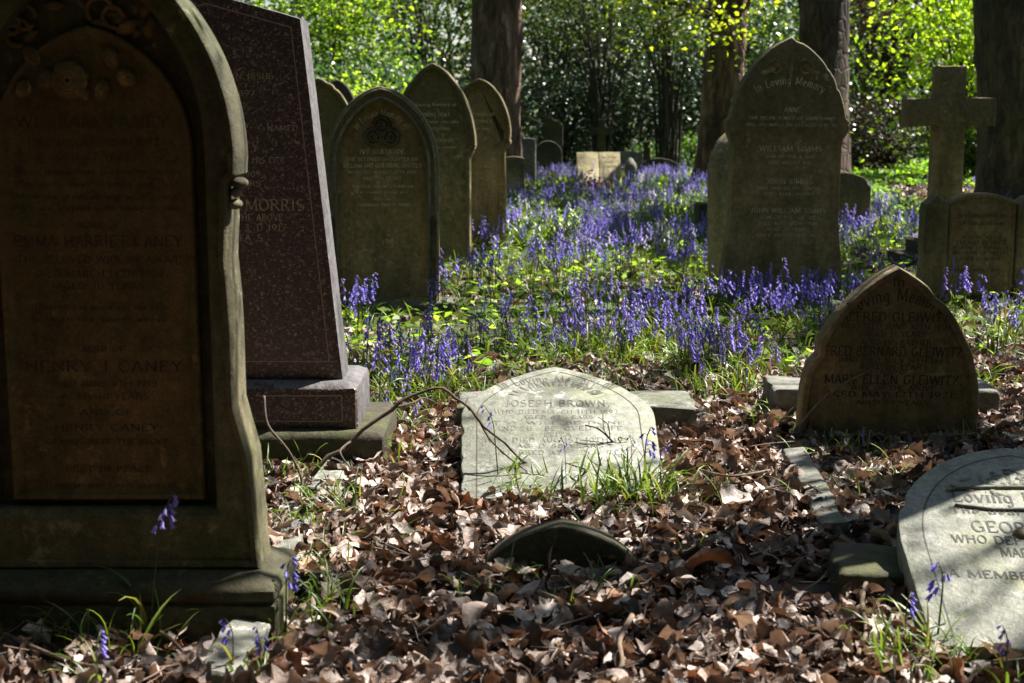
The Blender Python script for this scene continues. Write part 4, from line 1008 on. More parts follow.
# ---- one bluebell: stem, bells, leaves
def bell(nm, p, d, s, col, hi=True):
    """six-lobed hanging bell with mouth in direction d"""
    d = d.normalized(); u = d.orthogonal().normalized(); v_ = d.cross(u); n = 12 if hi else 6
    prof = [(0.0, .12), (.25, .34), (.75, .36), (1.0, .48 if hi else .5)]
    V = []; C = []
    for k, (t, rad) in enumerate(prof):
        for j in range(n):
            a = 2 * PI * j / n; rr_, tt = rad, t
            if k == 3: lob = (1 if j % 2 == 0 else 0); rr_ = rad + (.28 if lob else -.06); tt = t + (.02 if lob else -.22)
            q = p + d * (tt * s) + (u * math.cos(a) + v_ * math.sin(a)) * (rr_ * s * .62)
            V.append(tuple(q)); C.append(np.array(col) * (1.0 if k else .7) * (1.12 if k == 3 else 1))
    Q = [(k * n + j, k * n + (j + 1) % n, (k + 1) * n + (j + 1) % n, (k + 1) * n + j) for k in range(3) for j in range(n)]
    T = [(0, j, j + 1) for j in range(1, n - 1)]
    nm.add(V, Q, T, np.array(C))
def stem_path(h, nod, r):
    pts = []; p = Vector((0, 0, 0)); n = 9; lean = r.uniform(-.12, .12)
    for i in range(n + 1):
        u = i / n; th = lean + nod * max(0, (u - .62) / .38) ** 1.6
        pts.append(p.copy()); p = p + Vector((math.sin(th), 0, math.cos(th))) * (h / n)
    return pts
def bell_positions(path, h, nb, r):
    u0 = .66 if h < .38 else .80
    out = []
    for k in range(nb):
        u = u0 + (.99 - u0) * k / max(nb - 1, 1); f = u * (len(path) - 1); i = min(int(f), len(path) - 2); p = path[i].lerp(path[i + 1], f - i)
        a = r.gauss(0, .9) if r.random() < .7 else r.uniform(0, 6.28); young = (k / nb) ** 2
        side = Vector((math.cos(a), math.sin(a), 0)); q = p + side * .02 * (1.1 - young) + Vector((0, 0, .002))
        d = (side * .55 + Vector((0, 0, -1.0 + .7 * young))).normalized()
        out.append((p, q, d, .0205 * (1.05 - .45 * young)))
    return out
BLUE = [(.23, .19, .62), (.29, .24, .68), (.19, .165, .56), (.38, .31, .72)]
def make_bell_meshes(seed, h, nb, hi, col, bud=False):
    r = random.Random(seed); path = stem_path(h, r.uniform(.5, 1.3) if not bud else .15, r)
    st, fl = NM(), NM()
    tube(st, path, np.linspace(.0032, .0016, len(path)), 6 if hi else 4, (.07, .10, .03))
    for (p, q, d, s) in bell_positions(path, h, nb, r):
        c = np.array(col) * r.uniform(.8, 1.2)
        if bud: d = (Vector((d.x * .4, d.y * .4, .5))).normalized(); s *= .75; c *= .55
        if hi: tube(st, [p, p.lerp(q, .6) + Vector((0, 0, .004)), q], .0011, 5, (.10, .08, .16), cap=False)
        bell(fl, q, d, s, c, hi)
    return st, fl
VAR = []
for i in range(8):
    st, fl = make_bell_meshes(100 + i, [.27, .31, .24, .34, .29, .22, .40, .40][i], [9, 11, 8, 12, 10, 6, 5, 13][i], True, BLUE[i % 4])
    lf = NM(); k = 4
    blades(lf, rng.normal(0, .008, k), rng.normal(0, .008, k), np.zeros(k), .17, .28, .65)
    sm = st.mesh('bluebell_stem'); sm.materials.append(M['stem']); fm = fl.mesh('bluebell_flowers'); fm.materials.append(M['petal']); lm = lf.mesh('bluebell_leaves'); lm.materials.append(M['blade'])
    VAR.append((sm, fm, lm))
def bluebell(loc, var, label, group=None, yaw=0.0, s=1.0, tilt=(0, 0)):
    o = bpy.data.objects.new('bluebell', VAR[var][0]); COL.objects.link(o)
    o.location = loc; o.rotation_euler = (tilt[0], tilt[1], yaw); o.scale = (s, s, s); tag(o, label, 'bluebell', group)
    for nme, me in (('flower_head', VAR[var][1]), ('leaves', VAR[var][2])):
        c = bpy.data.objects.new(nme, me); COL.objects.link(c); c.parent = o
    return o
def gp(px, py): p = G(px, py); p.z = float(gh(p.x, p.y)); return p
# special single flowers (base pixel, head pixel height decides the size)
def special(bx, by, hy, var, label, yaw, tilt=(0, 0), group=None):
    p = gp(bx, by); top = CAM_H - (hy - 106) / FPX * p.y; hs = [.27, .31, .24, .34, .29, .22, .40, .40][var] * .93
    return bluebell(p, var, label, group, yaw, max(.4, (top - p.z) / hs), tilt)
special(149, 645, 512, 7, 'single tall bluebell in front of the dark gothic headstone', .3, (0, .10))
special(100, 700, 655, 5, 'bluebell head at the very bottom left of the photo', 1.0)
special(262, 700, 652, 2, 'bluebell head beside the worn kerb stone at the bottom left', 2.2)
special(286, 636, 575, 2, 'half hidden bluebell against the right side of the dark plinth', .2)
special(233, 690, 640, 5, 'small bluebell leaning over the worn kerb stone at the bottom left', 3.0)
special(500, 497, 413, 6, 'single thin bluebell standing in front of the pale middle slab', 2.6)
special(567, 502, 446, 6, 'dark budding bluebell in front of the centre of the pale middle slab', 2.0)
special(643, 500, 436, 2, 'tallest bluebell of the tuft at the right foot of the pale middle slab', .2)
special(632, 500, 444, 6, 'shorter bluebell of the tuft at the right foot of the pale middle slab', 1.7)
special(655, 500, 449, 6, 'rightmost budding bluebell of the tuft at the pale middle slab', 0)
special(858, 462, 432, 5, 'small bluebell at the foot of the sunk pointed headstone', 0)
special(935, 660, 582, 2, 'bluebell leaning over the left edge of the black lettered fallen headstone', 3.0, (0, -.08))
special(905, 655, 612, 5, 'dim bluebell in the shade left of the black lettered fallen headstone', .6)
special(1003, 700, 650, 5, 'bluebell head at the bottom right corner', 2.0)
special(200, 395, 378, 5, 'x', 0) if False else None

# drifts of bluebells: (pixel centre, radii in metres, count)
NEARSP = dict(foot=None)
def drift(px, py, rx, ry, n):
    n = int(n * (.62 if py > 225 else .75)); c = G(px, py); kc = max(2, n // 3); a = rng.uniform(0, 2 * PI, kc); q = np.sqrt(rng.random(kc)) ** 1.1
    j = rng.integers(0, kc, n) ** 1; j = np.minimum(j, rng.integers(0, kc, n)); sg = .06 if py > 225 else .1
    return (c.x + rx * q * np.cos(a))[j] + rng.normal(0, sg, n), (c.y + ry * q * np.sin(a))[j] + rng.normal(0, sg, n)
D = [(352, 330, .13, .2, 22), (365, 395, .2, .35, 34), (395, 400, .25, .4, 26), (440, 385, .25, .4, 34), (505, 365, .4, .5, 26), (352, 318, .12, .2, 14), (437, 312, .12, .18, 12),
     (560, 345, .5, .7, 70), (620, 342, .5, .7, 70), (680, 330, .5, .8, 50), (735, 325, .35, .45, 60), (700, 395, .3, .25, 9), (765, 400, .3, .25, 10), (420, 425, .2, .25, 8), (990, 350, .3, .4, 14), (775, 316, .42, .25, 62), (805, 335, .3, .5, 44), (745, 365, .4, .5, 40), (700, 372, .4, .4, 20), (830, 318, .3, .3, 26), (650, 375, .5, .4, 24),
     (490, 285, .7, 1.0, 80), (560, 262, .9, 1.3, 150), (640, 258, .9, 1.4, 170), (690, 262, .6, 1.2, 90), (530, 240, .9, 1.4, 150), (600, 235, 1.2, 1.6, 210), (680, 235, .8, 1.6, 150),
     (560, 208, 1.2, 2.0, 150), (650, 210, 1.2, 2.2, 170), (535, 190, .9, 2.5, 170), (560, 180, .9, 2.0, 150), (660, 186, 1.6, 2.5, 330), (700, 190, 1.0, 3, 220), (640, 180, 1.3, 2.5, 180), (610, 200, .8, 1.5, 60),
     (860, 240, .6, 1.4, 90), (890, 245, .7, 1.4, 120), (868, 218, .7, 1.4, 80), (905, 228, .7, 1.0, 70), (860, 262, .4, .8, 40), (985, 300, .5, .6, 24), (1012, 370, .25, .5, 14), (1005, 330, .4, .5, 18), (705, 250, .2, .8, 30), (920, 300, .3, .5, 16)]
bx, by = [], []
for d in D:
    x, y = drift(*d); bx.append(x); by.append(y)
x, y = wedge(320, 6.4, 20); m = vnoise(x * .8, y * .6, 77) > -.1; bx.append(x[m]); by.append(y[m])
bx, by = np.concatenate(bx), np.concatenate(by)
ok = ~blocked(bx, by, .0) & (np.abs(bx) < by * .37 + .15); bx, by = bx[ok], by[ok]
order = np.argsort(by); bx, by = bx[order], by[order]
NIND = 270
def zone(x, y):
    px = 512 + x / (y * cp + .2) * FPX
    if px < 480: return 'bluebell in the drift between the trefoil headstone and the granite plinth', 'bluebells by the granite plinth'
    if px < 600: return 'bluebell in the sunny drift just behind the pale middle slab', 'bluebells behind the middle slab'
    if px < 715: return 'bluebell in the drift between the middle slab and the tall eared headstone', 'bluebells right of the middle slab'
    if px < 870: return 'bluebell crowding the foot of the tall eared headstone', 'bluebells at the tall eared headstone'
    return 'bluebell scattered near the pillared tablet and the sunk pointed headstone', 'bluebells on the right'
for i in range(NIND):
    x, y = float(bx[i]), float(by[i]); lab, grp = zone(x, y)
    bluebell((x, y, float(gh(x, y))), int(rng.integers(0, 6)), lab, grp, float(rng.uniform(0, 6.28)), float(rng.uniform(.5, 1.05)), (float(rng.normal(0, .13)), float(rng.normal(0, .13))))
st, fl = NM(), NM()
tmpl = []
for i in range(8):
    white = False
    s1, f1 = make_bell_meshes(300 + i, rng.uniform(.2, .3), int(rng.integers(7, 11)), False, BLUE[i % 4])
    tmpl.append((s1, f1))
def cat(nm): return np.concatenate(nm.V), (np.concatenate(nm.Q) if nm.Q else None), (np.concatenate(nm.T) if nm.T else None), np.concatenate(nm.C)
TS = [(cat(a), cat(c)) for a, c in tmpl]
fx, fy = bx[NIND:], by[NIND:]; k = len(fx); which = rng.integers(0, 8, k)
whitev = (vnoise(fx * 1.1 + 4, fy * 1.1, 91) > .4) & (rng.random(k) < .5)
for i in range(8):
    m = np.where(which == i)[0]
    if not len(m): continue
    rot = rotm(rng.uniform(0, 2 * PI, len(m)), rng.normal(0, .08, len(m)), rng.normal(0, .08, len(m)), rng.uniform(.75, 1.2, len(m)))
    pos = np.stack([fx[m], fy[m], gh(fx[m], fy[m])], 1)
    for (tv, tq, tt, tc), nm, isf in ((TS[i][0], st, False), (TS[i][1], fl, True)):
        col = np.repeat(tc[None], len(m), 0) * rng.uniform(.8, 1.2, (len(m), 1, 1))
        if isf: col[whitev[m]] = col[whitev[m]] * .15 + np.array([.62, .6, .68])
        nm.inst(tv, tq, pos, rot, col, tt)
o = new_obj('bluebell_carpet', fl.mesh('bluebell_carpet'), None, M['petal']); tag(o, 'far carpet of bluebells', None, None, 'stuff')
o = new_obj('bluebell_carpet_stems', st.mesh('bluebell_carpet_stems'), None, M['stem']); tag(o, 'stems of the far bluebell carpet', None, None, 'stuff')

# ---- strap leaves and grass as one ground cover
nm = NM(); X, Y = [], []
x, y = wedge(32000, 4.7, 15); m = rng.random(len(x)) < green_amount(x, y) * np.clip(.55 + .5 * vnoise(x * 1.3, y * 1.0, 55), .12, 1); X.append(x[m]); Y.append(y[m])
x, y = wedge(15000, 14, 29); m = (rng.random(len(x)) < np.clip(.7 + .4 * vnoise(x * .8, y * .6, 57), .15, 1)) & ~((x > 5.2) & (y > 17.3) & (y < 21)); X.append(x[m]); Y.append(y[m])
j = rng.integers(0, len(bx), 9000); X.append(bx[j] + rng.normal(0, .05, 9000)); Y.append(by[j] + rng.normal(0, .05, 9000))
x, y = np.concatenate(X), np.concatenate(Y); ok = ~blocked(x, y, -.02); x, y = x[ok], y[ok]
far = y > 12
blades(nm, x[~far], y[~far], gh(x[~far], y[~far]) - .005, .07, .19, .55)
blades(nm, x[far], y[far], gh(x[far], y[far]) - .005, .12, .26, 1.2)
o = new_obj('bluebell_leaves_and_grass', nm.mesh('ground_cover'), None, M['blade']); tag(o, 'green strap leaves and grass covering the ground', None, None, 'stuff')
# broad low leaves in the lit green areas
def rhomb(): return np.array([(0, 0, 0), (.32, -.5 * .6, .06), (1, 0, 0), (.32, .5 * .6, .06)]) , np.array([(0, 1, 2, 3)])
rv, rq = rhomb()
def leafcloud(nm, P, smin, smax, pal, flat=.6, upright=0.0):
    k = len(P); rot = rotm(rng.uniform(0, 2 * PI, k), rng.normal(0, flat, k), rng.normal(upright, flat, k), rng.uniform(smin, smax, k))
    pal = np.array(pal); col = pal[rng.integers(0, len(pal), k)] * rng.uniform(.7, 1.25, (k, 1))
    nm.inst(rv, rq, P, rot, np.repeat(col, 4, 0).reshape(k, 4, 3))
nm = NM(); x, y = wedge(52000, 6.0, 30); m = (vnoise(x * 1.0, y * .7, 63) > -.3) & ~blocked(x, y) & (rng.random(len(x)) < green_amount(x, y)) & ~((x > 5.2) & (y > 17.3) & (y < 21)); x, y = x[m], y[m]
P = np.stack([x, y, gh(x, y) + rng.uniform(.02, .11, len(x))], 1)
leafcloud(nm, P, .04, .085, [(.13, .22, .025), (.17, .26, .035), (.09, .16, .025), (.22, .29, .05)], .35)
o = new_obj('low_green_plants', nm.mesh('low_plants'), None, M['leaf_bright']); tag(o, 'low leafy green plants under the bluebells', None, None, 'stuff')

# lit grassy clearing at the far right
nm = NM(); k = 16000; x = rng.uniform(3.2, 12, k); y = rng.uniform(19, 30, k); m = ~((x > 5.2) & (y < 21)); x, y = x[m], y[m]
leafcloud(nm, np.stack([x, y, gh(x, y) + rng.uniform(.02, .14, len(x))], 1), .07, .14, [(.13, .24, .03), (.17, .28, .035), (.10, .18, .03)], .4)
o = new_obj('clearing_grass', nm.mesh('clearing_grass'), None, M['leaf_bright']); tag(o, 'sunny green grass of the far clearing', None, None, 'stuff')
# ---- single tufts in the dead leaves
def tuft(px, py, n, Lmin, Lmax, spread, label, wid=.55):
    p = gp(px, py); nm = NM(); n = max(3, int(n * 2.4))
    blades(nm, rng.normal(0, spread, n), rng.normal(0, spread, n), np.zeros(n) + .01, Lmin * .7, Lmax * .78, wid)
    o = new_obj('grass_tuft', nm.mesh('grass_tuft'), None, M['blade']); o.location = p; return tag(o, label, 'grass tuft')
for a in ((535, 505, 16, .12, .24, .06, 'green tuft at the left foot of the pale middle slab'), (600, 508, 30, .14, .27, .09, 'broad green tuft in front of the centre of the pale middle slab'), (648, 508, 34, .14, .30, .08, 'full green tuft with buds at the right foot of the pale middle slab'),
          (332, 520, 14, .12, .22, .05, 'green tuft on the short kerb in front of the granite monument'), (345, 452, 12, .15, .28, .04, 'green tuft growing against the granite lower plinth'), (290, 492, 12, .12, .2, .06, 'green tuft in the shade of the granite lower plinth'),
          (318, 610, 14, .1, .2, .05, 'green tuft right of the dark plinth corner'), (330, 628, 12, .08, .2, .07, 'low spreading tuft right of the overgrown kerb stone'), (292, 540, 12, .08, .17, .05, 'green tuft on the overgrown kerb stone'), (298, 575, 14, .08, .17, .05, 'bright green tuft at the end of the overgrown kerb stone'),
          (485, 612, 10, .06, .14, .04, 'small bright tuft left of the buried arch'), (510, 596, 10, .06, .15, .04, 'small grass tuft touching the left of the buried arch'), (590, 600, 12, .07, .17, .05, 'dim tuft in front of the buried arch'), (562, 618, 9, .05, .12, .05, 'tiny sprig below the buried arch'),
          (835, 462, 16, .1, .2, .08, 'green tuft at the left foot of the sunk pointed headstone'), (880, 462, 14, .1, .17, .08, 'green tuft at the middle foot of the sunk pointed headstone'), (890, 492, 12, .1, .2, .05, 'green tuft between the sunk pointed headstone and the black lettered slab'), (960, 452, 12, .1, .22, .05, 'green tuft at the right foot of the sunk pointed headstone'),
          (845, 500, 9, .08, .16, .05, 'thin tuft beside the long grey kerb stone'), (910, 676, 16, .1, .22, .06, 'bright tuft at the bottom edge left of the black lettered slab'), (945, 680, 14, .08, .2, .05, 'bright tuft below the corner of the black lettered slab'),
          (150, 652, 4, .12, .28, .04, 'long leaved tuft around the single tall bluebell'), (60, 655, 14, .1, .22, .08, 'dark tuft at the bottom left by the long pale twig'), (112, 664, 10, .08, .18, .06, 'dark tuft between the long pale twig and the tall bluebell'), (372, 462, 14, .12, .24, .07, 'sunlit tuft left of the base stone of the middle slab'), (985, 395, 14, .15, .28, .07, 'grass tuft right of the sunk pointed headstone'), (770, 430, 12, .1, .2, .08, 'green tuft left of the sunk pointed headstone'),
          (730, 405, 16, .12, .24, .08, 'green tuft right of the base stone of the middle slab')):
    tuft(*a)
for i in range(34):
    yv = float(rng.uniform(2.9, 5.6)); xv = float(rng.uniform(-1, 1) * yv * .33)
    if i % 3 == 0: xv = float(rng.normal(-.55, .12)); yv = float(rng.uniform(3.3, 4.6))
    if blocked(np.array([xv]), np.array([yv]), .03)[0]: continue
    px_ = 512 + xv / (yv * cp) * FPX; tuft(px_, 106 + FPX * CAM_H / yv * 1.0, int(rng.integers(2, 5)), .07, .19, .025, 'small green shoots pushing up through the brown leaves', .6)['group'] = 'small shoots in the dead leaves'
# purple flowers in a pot on the far grave
r = empty('flower_pot', G(592, 203), 'small pot of dark purple and pink flowers on the far low grave', 'flower pot')
lathe('pot', [(0, 0), (.05, 0), (.07, .1), (.075, .1), (.07, .11), (0, .1)], plain('terracotta', (.2, .09, .05)), r)
nm = NM(); n = 90
P = rng.normal(0, 1, (n, 3)) * np.array([.10, .08, .07]) + np.array([0, 0, .22])
leafcloud(nm, P, .05, .08, [(.22, .03, .16), (.14, .02, .12), (.35, .1, .3), (.3, .04, .2)], .9)
new_obj('flower_head', nm.mesh('flower_head'), r, M['petal'])
nm = NM(); P = rng.normal(0, 1, (60, 3)) * np.array([.08, .07, .04]) + np.array([0, 0, .13]); leafcloud(nm, P, .05, .08, [(.07, .12, .03)], .9)
new_obj('leaves', nm.mesh('leaves'), r, M['leaf'])
# ================================================================== TREES AND SHRUBS
def trunk_mesh(path, radii, sides=26, seed=0, amp=.10):
    nm = NM(); r = np.random.default_rng(seed); P = spline(path, 10); n = len(P)
    rad = np.interp(np.linspace(0, len(radii) - 1, n), np.arange(len(radii)), radii)
    pts = np.array([tuple(p) for p in P]); a = np.arange(sides) * 2 * PI / sides
    ph = r.uniform(0, 6.3, 12); V = []
    for i in range(n):
        z = pts[i, 2]; f = 1 + amp * (.5 * np.sin(2 * a + ph[0] + z * .5) + .35 * np.sin(5 * a + ph[1] + z * 1.1) + .3 * np.sin(9 * a + ph[2] - z * 2.3)) + .035 * r.normal(size=sides)
        f += .35 * np.exp(-z / .25) * (.5 + .5 * np.sin(4 * a + ph[3]))
        V.append(np.stack([pts[i, 0] + rad[i] * f * np.cos(a), pts[i, 1] + rad[i] * f * np.sin(a), np.full(sides, z)], 1))
    V = np.concatenate(V); Q = [(i * sides + j, i * sides + (j + 1) % sides, (i + 1) * sides + (j + 1) % sides, (i + 1) * sides + j) for i in range(n - 1) for j in range(sides)]
    nm.add(V, Q); return nm
def grow(nm, p, d, L, rad, depth, tips, r, droop=0.0, spread=.6):
    pts = [p]; q = p.copy(); dd = d.copy(); n = 4
    for i in range(n):
        dd = (dd + Vector((r.gauss(0, .16), r.gauss(0, .16), r.gauss(.02, .12) - droop))).normalized(); q = q + dd * (L / n); pts.append(q.copy())
    tube(nm, pts, np.linspace(rad, rad * .55, n + 1), 7 if rad > .05 else 5, cap=False)
    if depth == 0: tips.append(q); tips.append(pts[2]); return
    for k in range(r.choice([2, 3, 3])):
        ax = Vector((r.gauss(0, 1), r.gauss(0, 1), r.gauss(0, .6))).normalized(); nd = (dd + ax * spread).normalized()
        i = r.choice([2, 3, 4]); grow(nm, pts[i], nd, L * r.uniform(.6, .8), rad * .52, depth - 1, tips, r, droop, spread)
YG = [(.20, .29, .025), (.25, .33, .03), (.16, .25, .025), (.29, .35, .04)]
MID = [(.055, .11, .02), (.08, .135, .022), (.04, .08, .02), (.10, .14, .03)]
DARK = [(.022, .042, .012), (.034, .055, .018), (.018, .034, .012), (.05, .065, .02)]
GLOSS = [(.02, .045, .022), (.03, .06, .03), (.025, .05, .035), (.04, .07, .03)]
OLIVE = [(.10, .11, .025), (.075, .09, .02), (.13, .13, .035), (.06, .08, .02)]
COPPER = [(.055, .022, .024), (.08, .03, .03), (.04, .016, .02), (.07, .045, .03)]
BLUEG = [(.06, .12, .05), (.05, .10, .055), (.09, .14, .06), (.04, .08, .04)]

def tree(name, label, X, Yp, rad, hfork, htop, cr, pal, nleaf, bk='bark_dark', lean=(0, 0), seed=0, group=None, leaf=(.07, .12), mat='leaf_deep', cat='tree', limbs=6, low=None):
    r = random.Random(seed); root = empty(name, (X, Yp, float(gh(X, Yp)) - .03), label, cat, group)
    path = [Vector((0, 0, 0)), Vector((lean[0] * .3, lean[1] * .3, hfork * .33)), Vector((lean[0] * .7, lean[1] * .7, hfork * .7)), Vector((lean[0], lean[1], hfork))]
    tm = trunk_mesh(path, [rad * 1.12, rad, rad * .93, rad * .85], 26, seed)
    new_obj('trunk', tm.mesh('trunk'), root, M[bk])
    nm = NM(); tips = []; top = path[-1]
    for k in range(limbs):
        a = 2 * PI * k / limbs + r.uniform(-.3, .3); el = r.uniform(.5, 1.2)
        d = Vector((math.cos(a) * math.cos(el), math.sin(a) * math.cos(el), math.sin(el)))
        grow(nm, top - Vector((0, 0, .2)), d, (htop - hfork) * .42, rad * .5, 3, tips, r)
    for (p0, p1) in low or []:
        p0, p1 = Vector(p0), Vector(p1); grow(nm, p0, (p1 - p0).normalized(), (p1 - p0).length * .6, rad * .16, 2, tips, r, .02, .7)
    new_obj('limbs', nm.mesh('limbs'), root, M[bk])
    T = np.array([tuple(t) for t in tips]); k = rng.integers(0, len(T), nleaf)
    P = T[k] + rng.normal(0, .32, (nleaf, 3)) * np.array([1, 1, .7])
    lf = NM(); leafcloud(lf, P, leaf[0], leaf[1], pal, .7)
    new_obj('crown', lf.mesh('crown'), root, M[mat])
    return root
def bush(name, label, px, Yp, rx, z0, z1, nleaf, leaf, pal, mat='leaf_deep', ry=None, seed=0, group=None, cat='shrub', clumps=26, trunk=.03, X=None, bk='bark_thin', sig=.22):
    X = at(px, 106, Yp).x if X is None else X
    r = random.Random(seed); gz = float(gh(X, Yp)); root = empty(name, (X, Yp, gz), label, cat, group)
    ry = ry or rx * .7; nm = NM(); cs = []
    for k in range(clumps):
        while True:
            u = Vector((r.uniform(-1, 1), r.uniform(-1, 1), r.uniform(-1, 1)))
            if u.length < 1: break
        c = Vector((u.x * rx, u.y * ry, (z0 + z1) / 2 + u.z * (z1 - z0) / 2)); cs.append(c)
        base = Vector((r.gauss(0, trunk * 2), r.gauss(0, trunk * 2), 0)); mid = base.lerp(c, .5) + Vector((0, 0, .15 * (z1 - z0)))
        mid.x = base.x + (c.x - base.x) * .3; mid.y = base.y + (c.y - base.y) * .3
        tube(nm, spline([base, mid, c], 3), np.linspace(trunk, trunk * .15, 7), 5, cap=False)
    new_obj('stems', nm.mesh('stems'), root, M[bk])
    C = np.array([tuple(c) for c in cs]); w_ = rng.uniform(.3, 1, clumps); w_ /= w_.sum(); k = rng.choice(clumps, nleaf, p=w_)
    P = C[k] + rng.normal(0, 1, (nleaf, 3)) * np.array([rx, ry, (z1 - z0) / 2]) * sig
    P[:, 2] = np.maximum(P[:, 2], .03)
    lf = NM(); leafcloud(lf, P, leaf * .7, leaf * 1.3, pal, .75)
    new_obj('foliage', lf.mesh('foliage'), root, M[mat]); return root

# --- trees whose trunks stand in the picture
tree('tree', 'tall tree with flaky reddish bark behind the left cluster of headstones', at(493, 170, 20).x, 20.0, .36, 6.0, 14, 5, MID, 2200, 'bark_flaky', (.12, .2), 1)
tree('tree', 'gnarled tree left of the tall eared headstone with low yellow green branches', at(716, 186, 21.5).x, 21.5, .30, 3.4, 12, 4.5, YG, 5200, 'bark_flaky', (.15, 0), 2, low=[((.0, -.2, 2.4), (-.9, -.8, 2.9)), ((.1, -.2, 2.5), (.9, -.6, 3.0)), ((0, -.3, 2.2), (.2, -1.2, 2.6)), ((0, -.3, 2.6), (-1.3, -.4, 2.5))], leaf=(.06, .10), mat='leaf')
tree('tree', 'dark barked tree rising directly behind the tall eared headstone', at(822, 170, 20.0).x, 20.0, .33, 5.2, 13, 5, MID, 2000, 'bark_dark', (-.05, .2), 3)
tree('tree', 'broad rough barked tree at the right edge behind the stone cross', at(1030, 192, 17.5).x, 17.5, .54, 6.0, 14, 5.5, MID, 1800, 'bark_dark', (-.55, .1), 4)
# --- unseen trees outside the frame, added to dapple the front and block sky light
tree('tree', 'unseen tall tree added past the right edge to shade the fallen slabs', 6.2, 10.5, .4, 5.5, 13, 5, MID, 2200, 'bark_dark', (-.4, 0), 5)
tree('tree', 'unseen leafy tree added past the left edge to block sky light over the dark headstone', -5.6, 8.5, .45, 6.5, 14, 5, MID, 10000, 'bark_dark', (1.2, 0), 6, leaf=(.2, .3))
tree('tree', 'unseen leafy tree added past the left edge to block sky light beyond the red granite monument', -8.4, 15.5, .45, 6.5, 14, 5, MID, 9000, 'bark_dark', (1.2, 0), 16, leaf=(.2, .3))
tree('tree', 'unseen broad tree added just behind the viewer to block sky light', -1.6, -2.2, .4, 5.0, 13, 5, MID, 10000, 'bark_dark', (.6, .6), 17, leaf=(.2, .3))
bush('added_shade_tree', 'unseen small open tree added past the right edge to dapple the front leaves', 0, 5.4, 1.5, 2.3, 5.2, 400, .07, MID, X=3.9, seed=31, cat='tree', clumps=30, trunk=.05, bk='bark_dark')
bush('added_shade_tree', 'unseen small open tree added past the right edge by the pillared tablet for dapples', 0, 6.6, 1.9, 2.3, 5.6, 700, .07, MID, X=4.7, seed=32, cat='tree', clumps=36, trunk=.06, bk='bark_dark')
tree('tree', 'unseen tall tree added behind the viewer to block sky light', -3.5, -5.5, .4, 4.0, 12, 5, MID, 9000, 'bark_dark', (.4, 0), 7, leaf=(.2, .3))
tree('tree', 'second unseen tall tree added behind the viewer to block sky light', 4.0, -6.0, .4, 4.0, 12, 5, MID, 9000, 'bark_dark', (-.4, 0), 8, leaf=(.2, .3))

bush('added_shade_tree', 'unseen small tree added past the right edge so its boughs shade the dark plinth', 0, 4.4, 1.0, 3.4, 5.4, 300, .07, MID, X=2.25, seed=33, cat='tree', clumps=26, trunk=.045, bk='bark_dark')
# --- shrubs and saplings of the wood edge, from left to right
bush('shrub', 'sunlit yellow green bush at the top left above the olive headstones', 335, 25, 1.7, 1.5, 4.6, 6210, 0.085, YG + MID, 'leaf_bright', seed=1)
bush('shrub', 'yellow green bush above the shouldered headstone left of the reddish trunk', 425, 27, 1.8, 1.9, 5.2, 6480, 0.076, MID + OLIVE, seed=2)
bush('shrub', 'low blue green bush showing between the olive and trefoil headstones', 378, 23, 1.3, .2, 2.0, 4860, 0.076, BLUEG, seed=3)
bush('shrub', 'small yellow flecked bush behind the narrow dark headstone', 352, 22, .8, .5, 1.7, 2025, 0.068, YG, 'leaf_bright', seed=4)
bush('shrub', 'olive leaved bush right of the reddish trunk', 555, 30, 1.8, .8, 5.0, 7560, 0.085, OLIVE + DARK, seed=5)
bush('evergreen_shrub', 'dark glossy evergreen behind the dark pillar stone', 560, 28, 1.4, .1, 2.2, 5670, 0.085, GLOSS + DARK, 'leaf_gloss', seed=6)
bush('evergreen_shrub', 'tall glossy evergreen behind the distant dark cross', 620, 31, 1.9, .3, 5.0, 8100, 0.102, GLOSS + DARK, 'leaf_gloss', seed=7)
bush('shrub', 'thin olive bush high above the book shaped memorial', 600, 27, 1.5, 2.0, 4.6, 3510, 0.076, OLIVE + DARK, seed=8)
bush('evergreen_shrub', 'glossy evergreen left of the gnarled tree', 670, 28, 1.3, .1, 3.0, 6210, 0.085, GLOSS, 'leaf_gloss', seed=9)
bush('shrub', 'leafy green bush behind the gnarled tree', 745, 29, 1.8, .3, 4.2, 7020, 0.085, MID + DARK, seed=10)
bush('shrub', 'fresh green bush above and left of the gnarled tree', 668, 24, 1.0, 2.0, 3.9, 2700, 0.068, MID + OLIVE, seed=11)
bush('shrub', 'mid green sapling between the dark barked tree and the cross', 868, 30, 1.1, .8, 4.2, 3510, 0.093, MID + BLUEG, seed=12, trunk=.05)
bush('copper_shrub', 'dark copper leaved shrub above the left arm of the stone cross', 893, 27, 1.1, 1.8, 4.8, 4860, 0.085, COPPER, seed=13, trunk=.05)
bush('evergreen_shrub', 'low dark bush left of the stone cross shaft', 890, 25, 1.2, .05, 1.3, 4320, 0.076, DARK + COPPER, 'leaf_gloss', seed=14)
bush('shrub', 'brilliant yellow green bush glowing behind the stone cross', 962, 23, 1.5, .7, 4.3, 6210, 0.102, YG, 'leaf_bright', seed=15, sig=.34, ry=.7)
bush('shrub', 'shaded green bush under the brilliant yellow green bush', 985, 22.5, .9, .1, 1.1, 3240, 0.068, DARK + MID, seed=16)
bush('shrub', 'low sprawling green bush right of the dark barked tree', 850, 26, 1.2, .05, .9, 3240, 0.076, MID + BLUEG, seed=17)
bush('shrub', 'low sprawling bush in the shade right of the far dark stones', 692, 25, .9, .05, .7, 2025, 0.068, MID, seed=18)
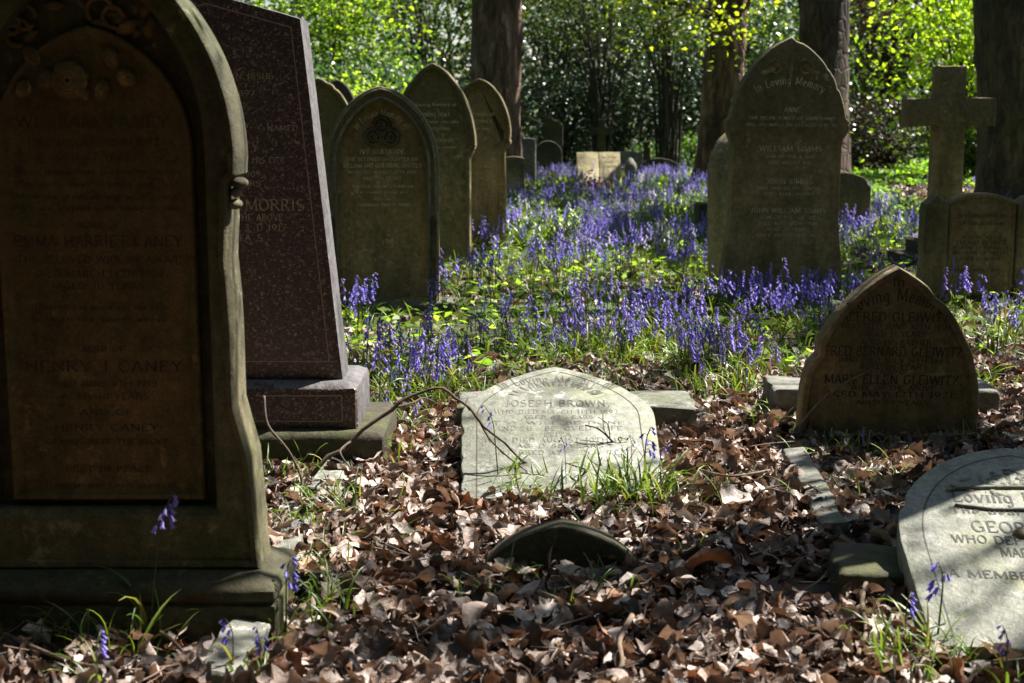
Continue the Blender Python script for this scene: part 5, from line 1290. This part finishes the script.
# --- thin trunks in the gloom
for i, (px, Yp) in enumerate(((575, 34), (612, 35), (640, 33), (663, 30), (700, 34), (760, 33), (858, 31), (868, 33), (880, 31.5), (893, 34), (455, 33), (395, 32), (330, 33), (545, 36), (930, 35), (1000, 33))):
    r = random.Random(50 + i); X = at(px, 106, Yp).x; root = empty('sapling', (X, Yp, float(gh(X, Yp))), 'thin dark sapling trunk standing in the gloom of the wood', 'tree', 'thin saplings in the wood')
    nm = NM(); l1 = r.uniform(-.4, .4); tube(nm, spline([(0, 0, -.05), (l1 * .3, 0, 1.6), (l1, .1, 3.4), (l1 * 1.6, .2, 6.5)], 4), np.linspace(r.uniform(.05, .1), .03, 13), 8)
    new_obj('trunk', nm.mesh('trunk'), root, M['bark_thin'])
    nm = NM(); T = np.array([(l1 + r.gauss(0, .8), r.gauss(0, .8), r.uniform(2.0, 6.5)) for _ in range(18)]); k = rng.integers(0, 18, 700)
    leafcloud(nm, T[k] + rng.normal(0, .22, (700, 3)), .08, .14, MID + OLIVE + DARK, .7); new_obj('crown', nm.mesh('crown'), root, M['leaf_deep'])
# --- the deep wood behind reads as one dark mass
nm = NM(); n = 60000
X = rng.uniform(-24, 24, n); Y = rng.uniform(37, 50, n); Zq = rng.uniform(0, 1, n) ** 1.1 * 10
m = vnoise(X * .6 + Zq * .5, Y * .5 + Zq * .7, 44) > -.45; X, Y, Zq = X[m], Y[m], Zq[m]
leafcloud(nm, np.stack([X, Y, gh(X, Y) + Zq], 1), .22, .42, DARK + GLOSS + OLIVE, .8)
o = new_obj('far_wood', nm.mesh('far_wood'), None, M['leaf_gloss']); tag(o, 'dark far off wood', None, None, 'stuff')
nm = NM(); n = 42000; a = rng.uniform(PI * .98, PI * 2.02, n); q = rng.uniform(7, 15, n)  # unseen ring of leaves added around the glade to block sky light
sidex = np.concatenate([rng.uniform(-22, -13, 9000), rng.uniform(15, 24, 9000)]); sidey = rng.uniform(-2, 38, 18000)
X = np.concatenate([q * np.cos(a), sidex]); Y = np.concatenate([q * np.sin(a), sidey]); Zq = rng.uniform(.1, 10, len(X)); Zq[:n] *= 1.3; Zq[n + 9000:] *= .65
leafcloud(nm, np.stack([X, Y, Zq], 1), .35, .6, DARK + MID, .8)
o = new_obj('added_leaf_screen', nm.mesh('added_leaf_screen'), None, M['leaf']); tag(o, 'unseen leaf screen added around the glade to block sky light', None, None, 'stuff')
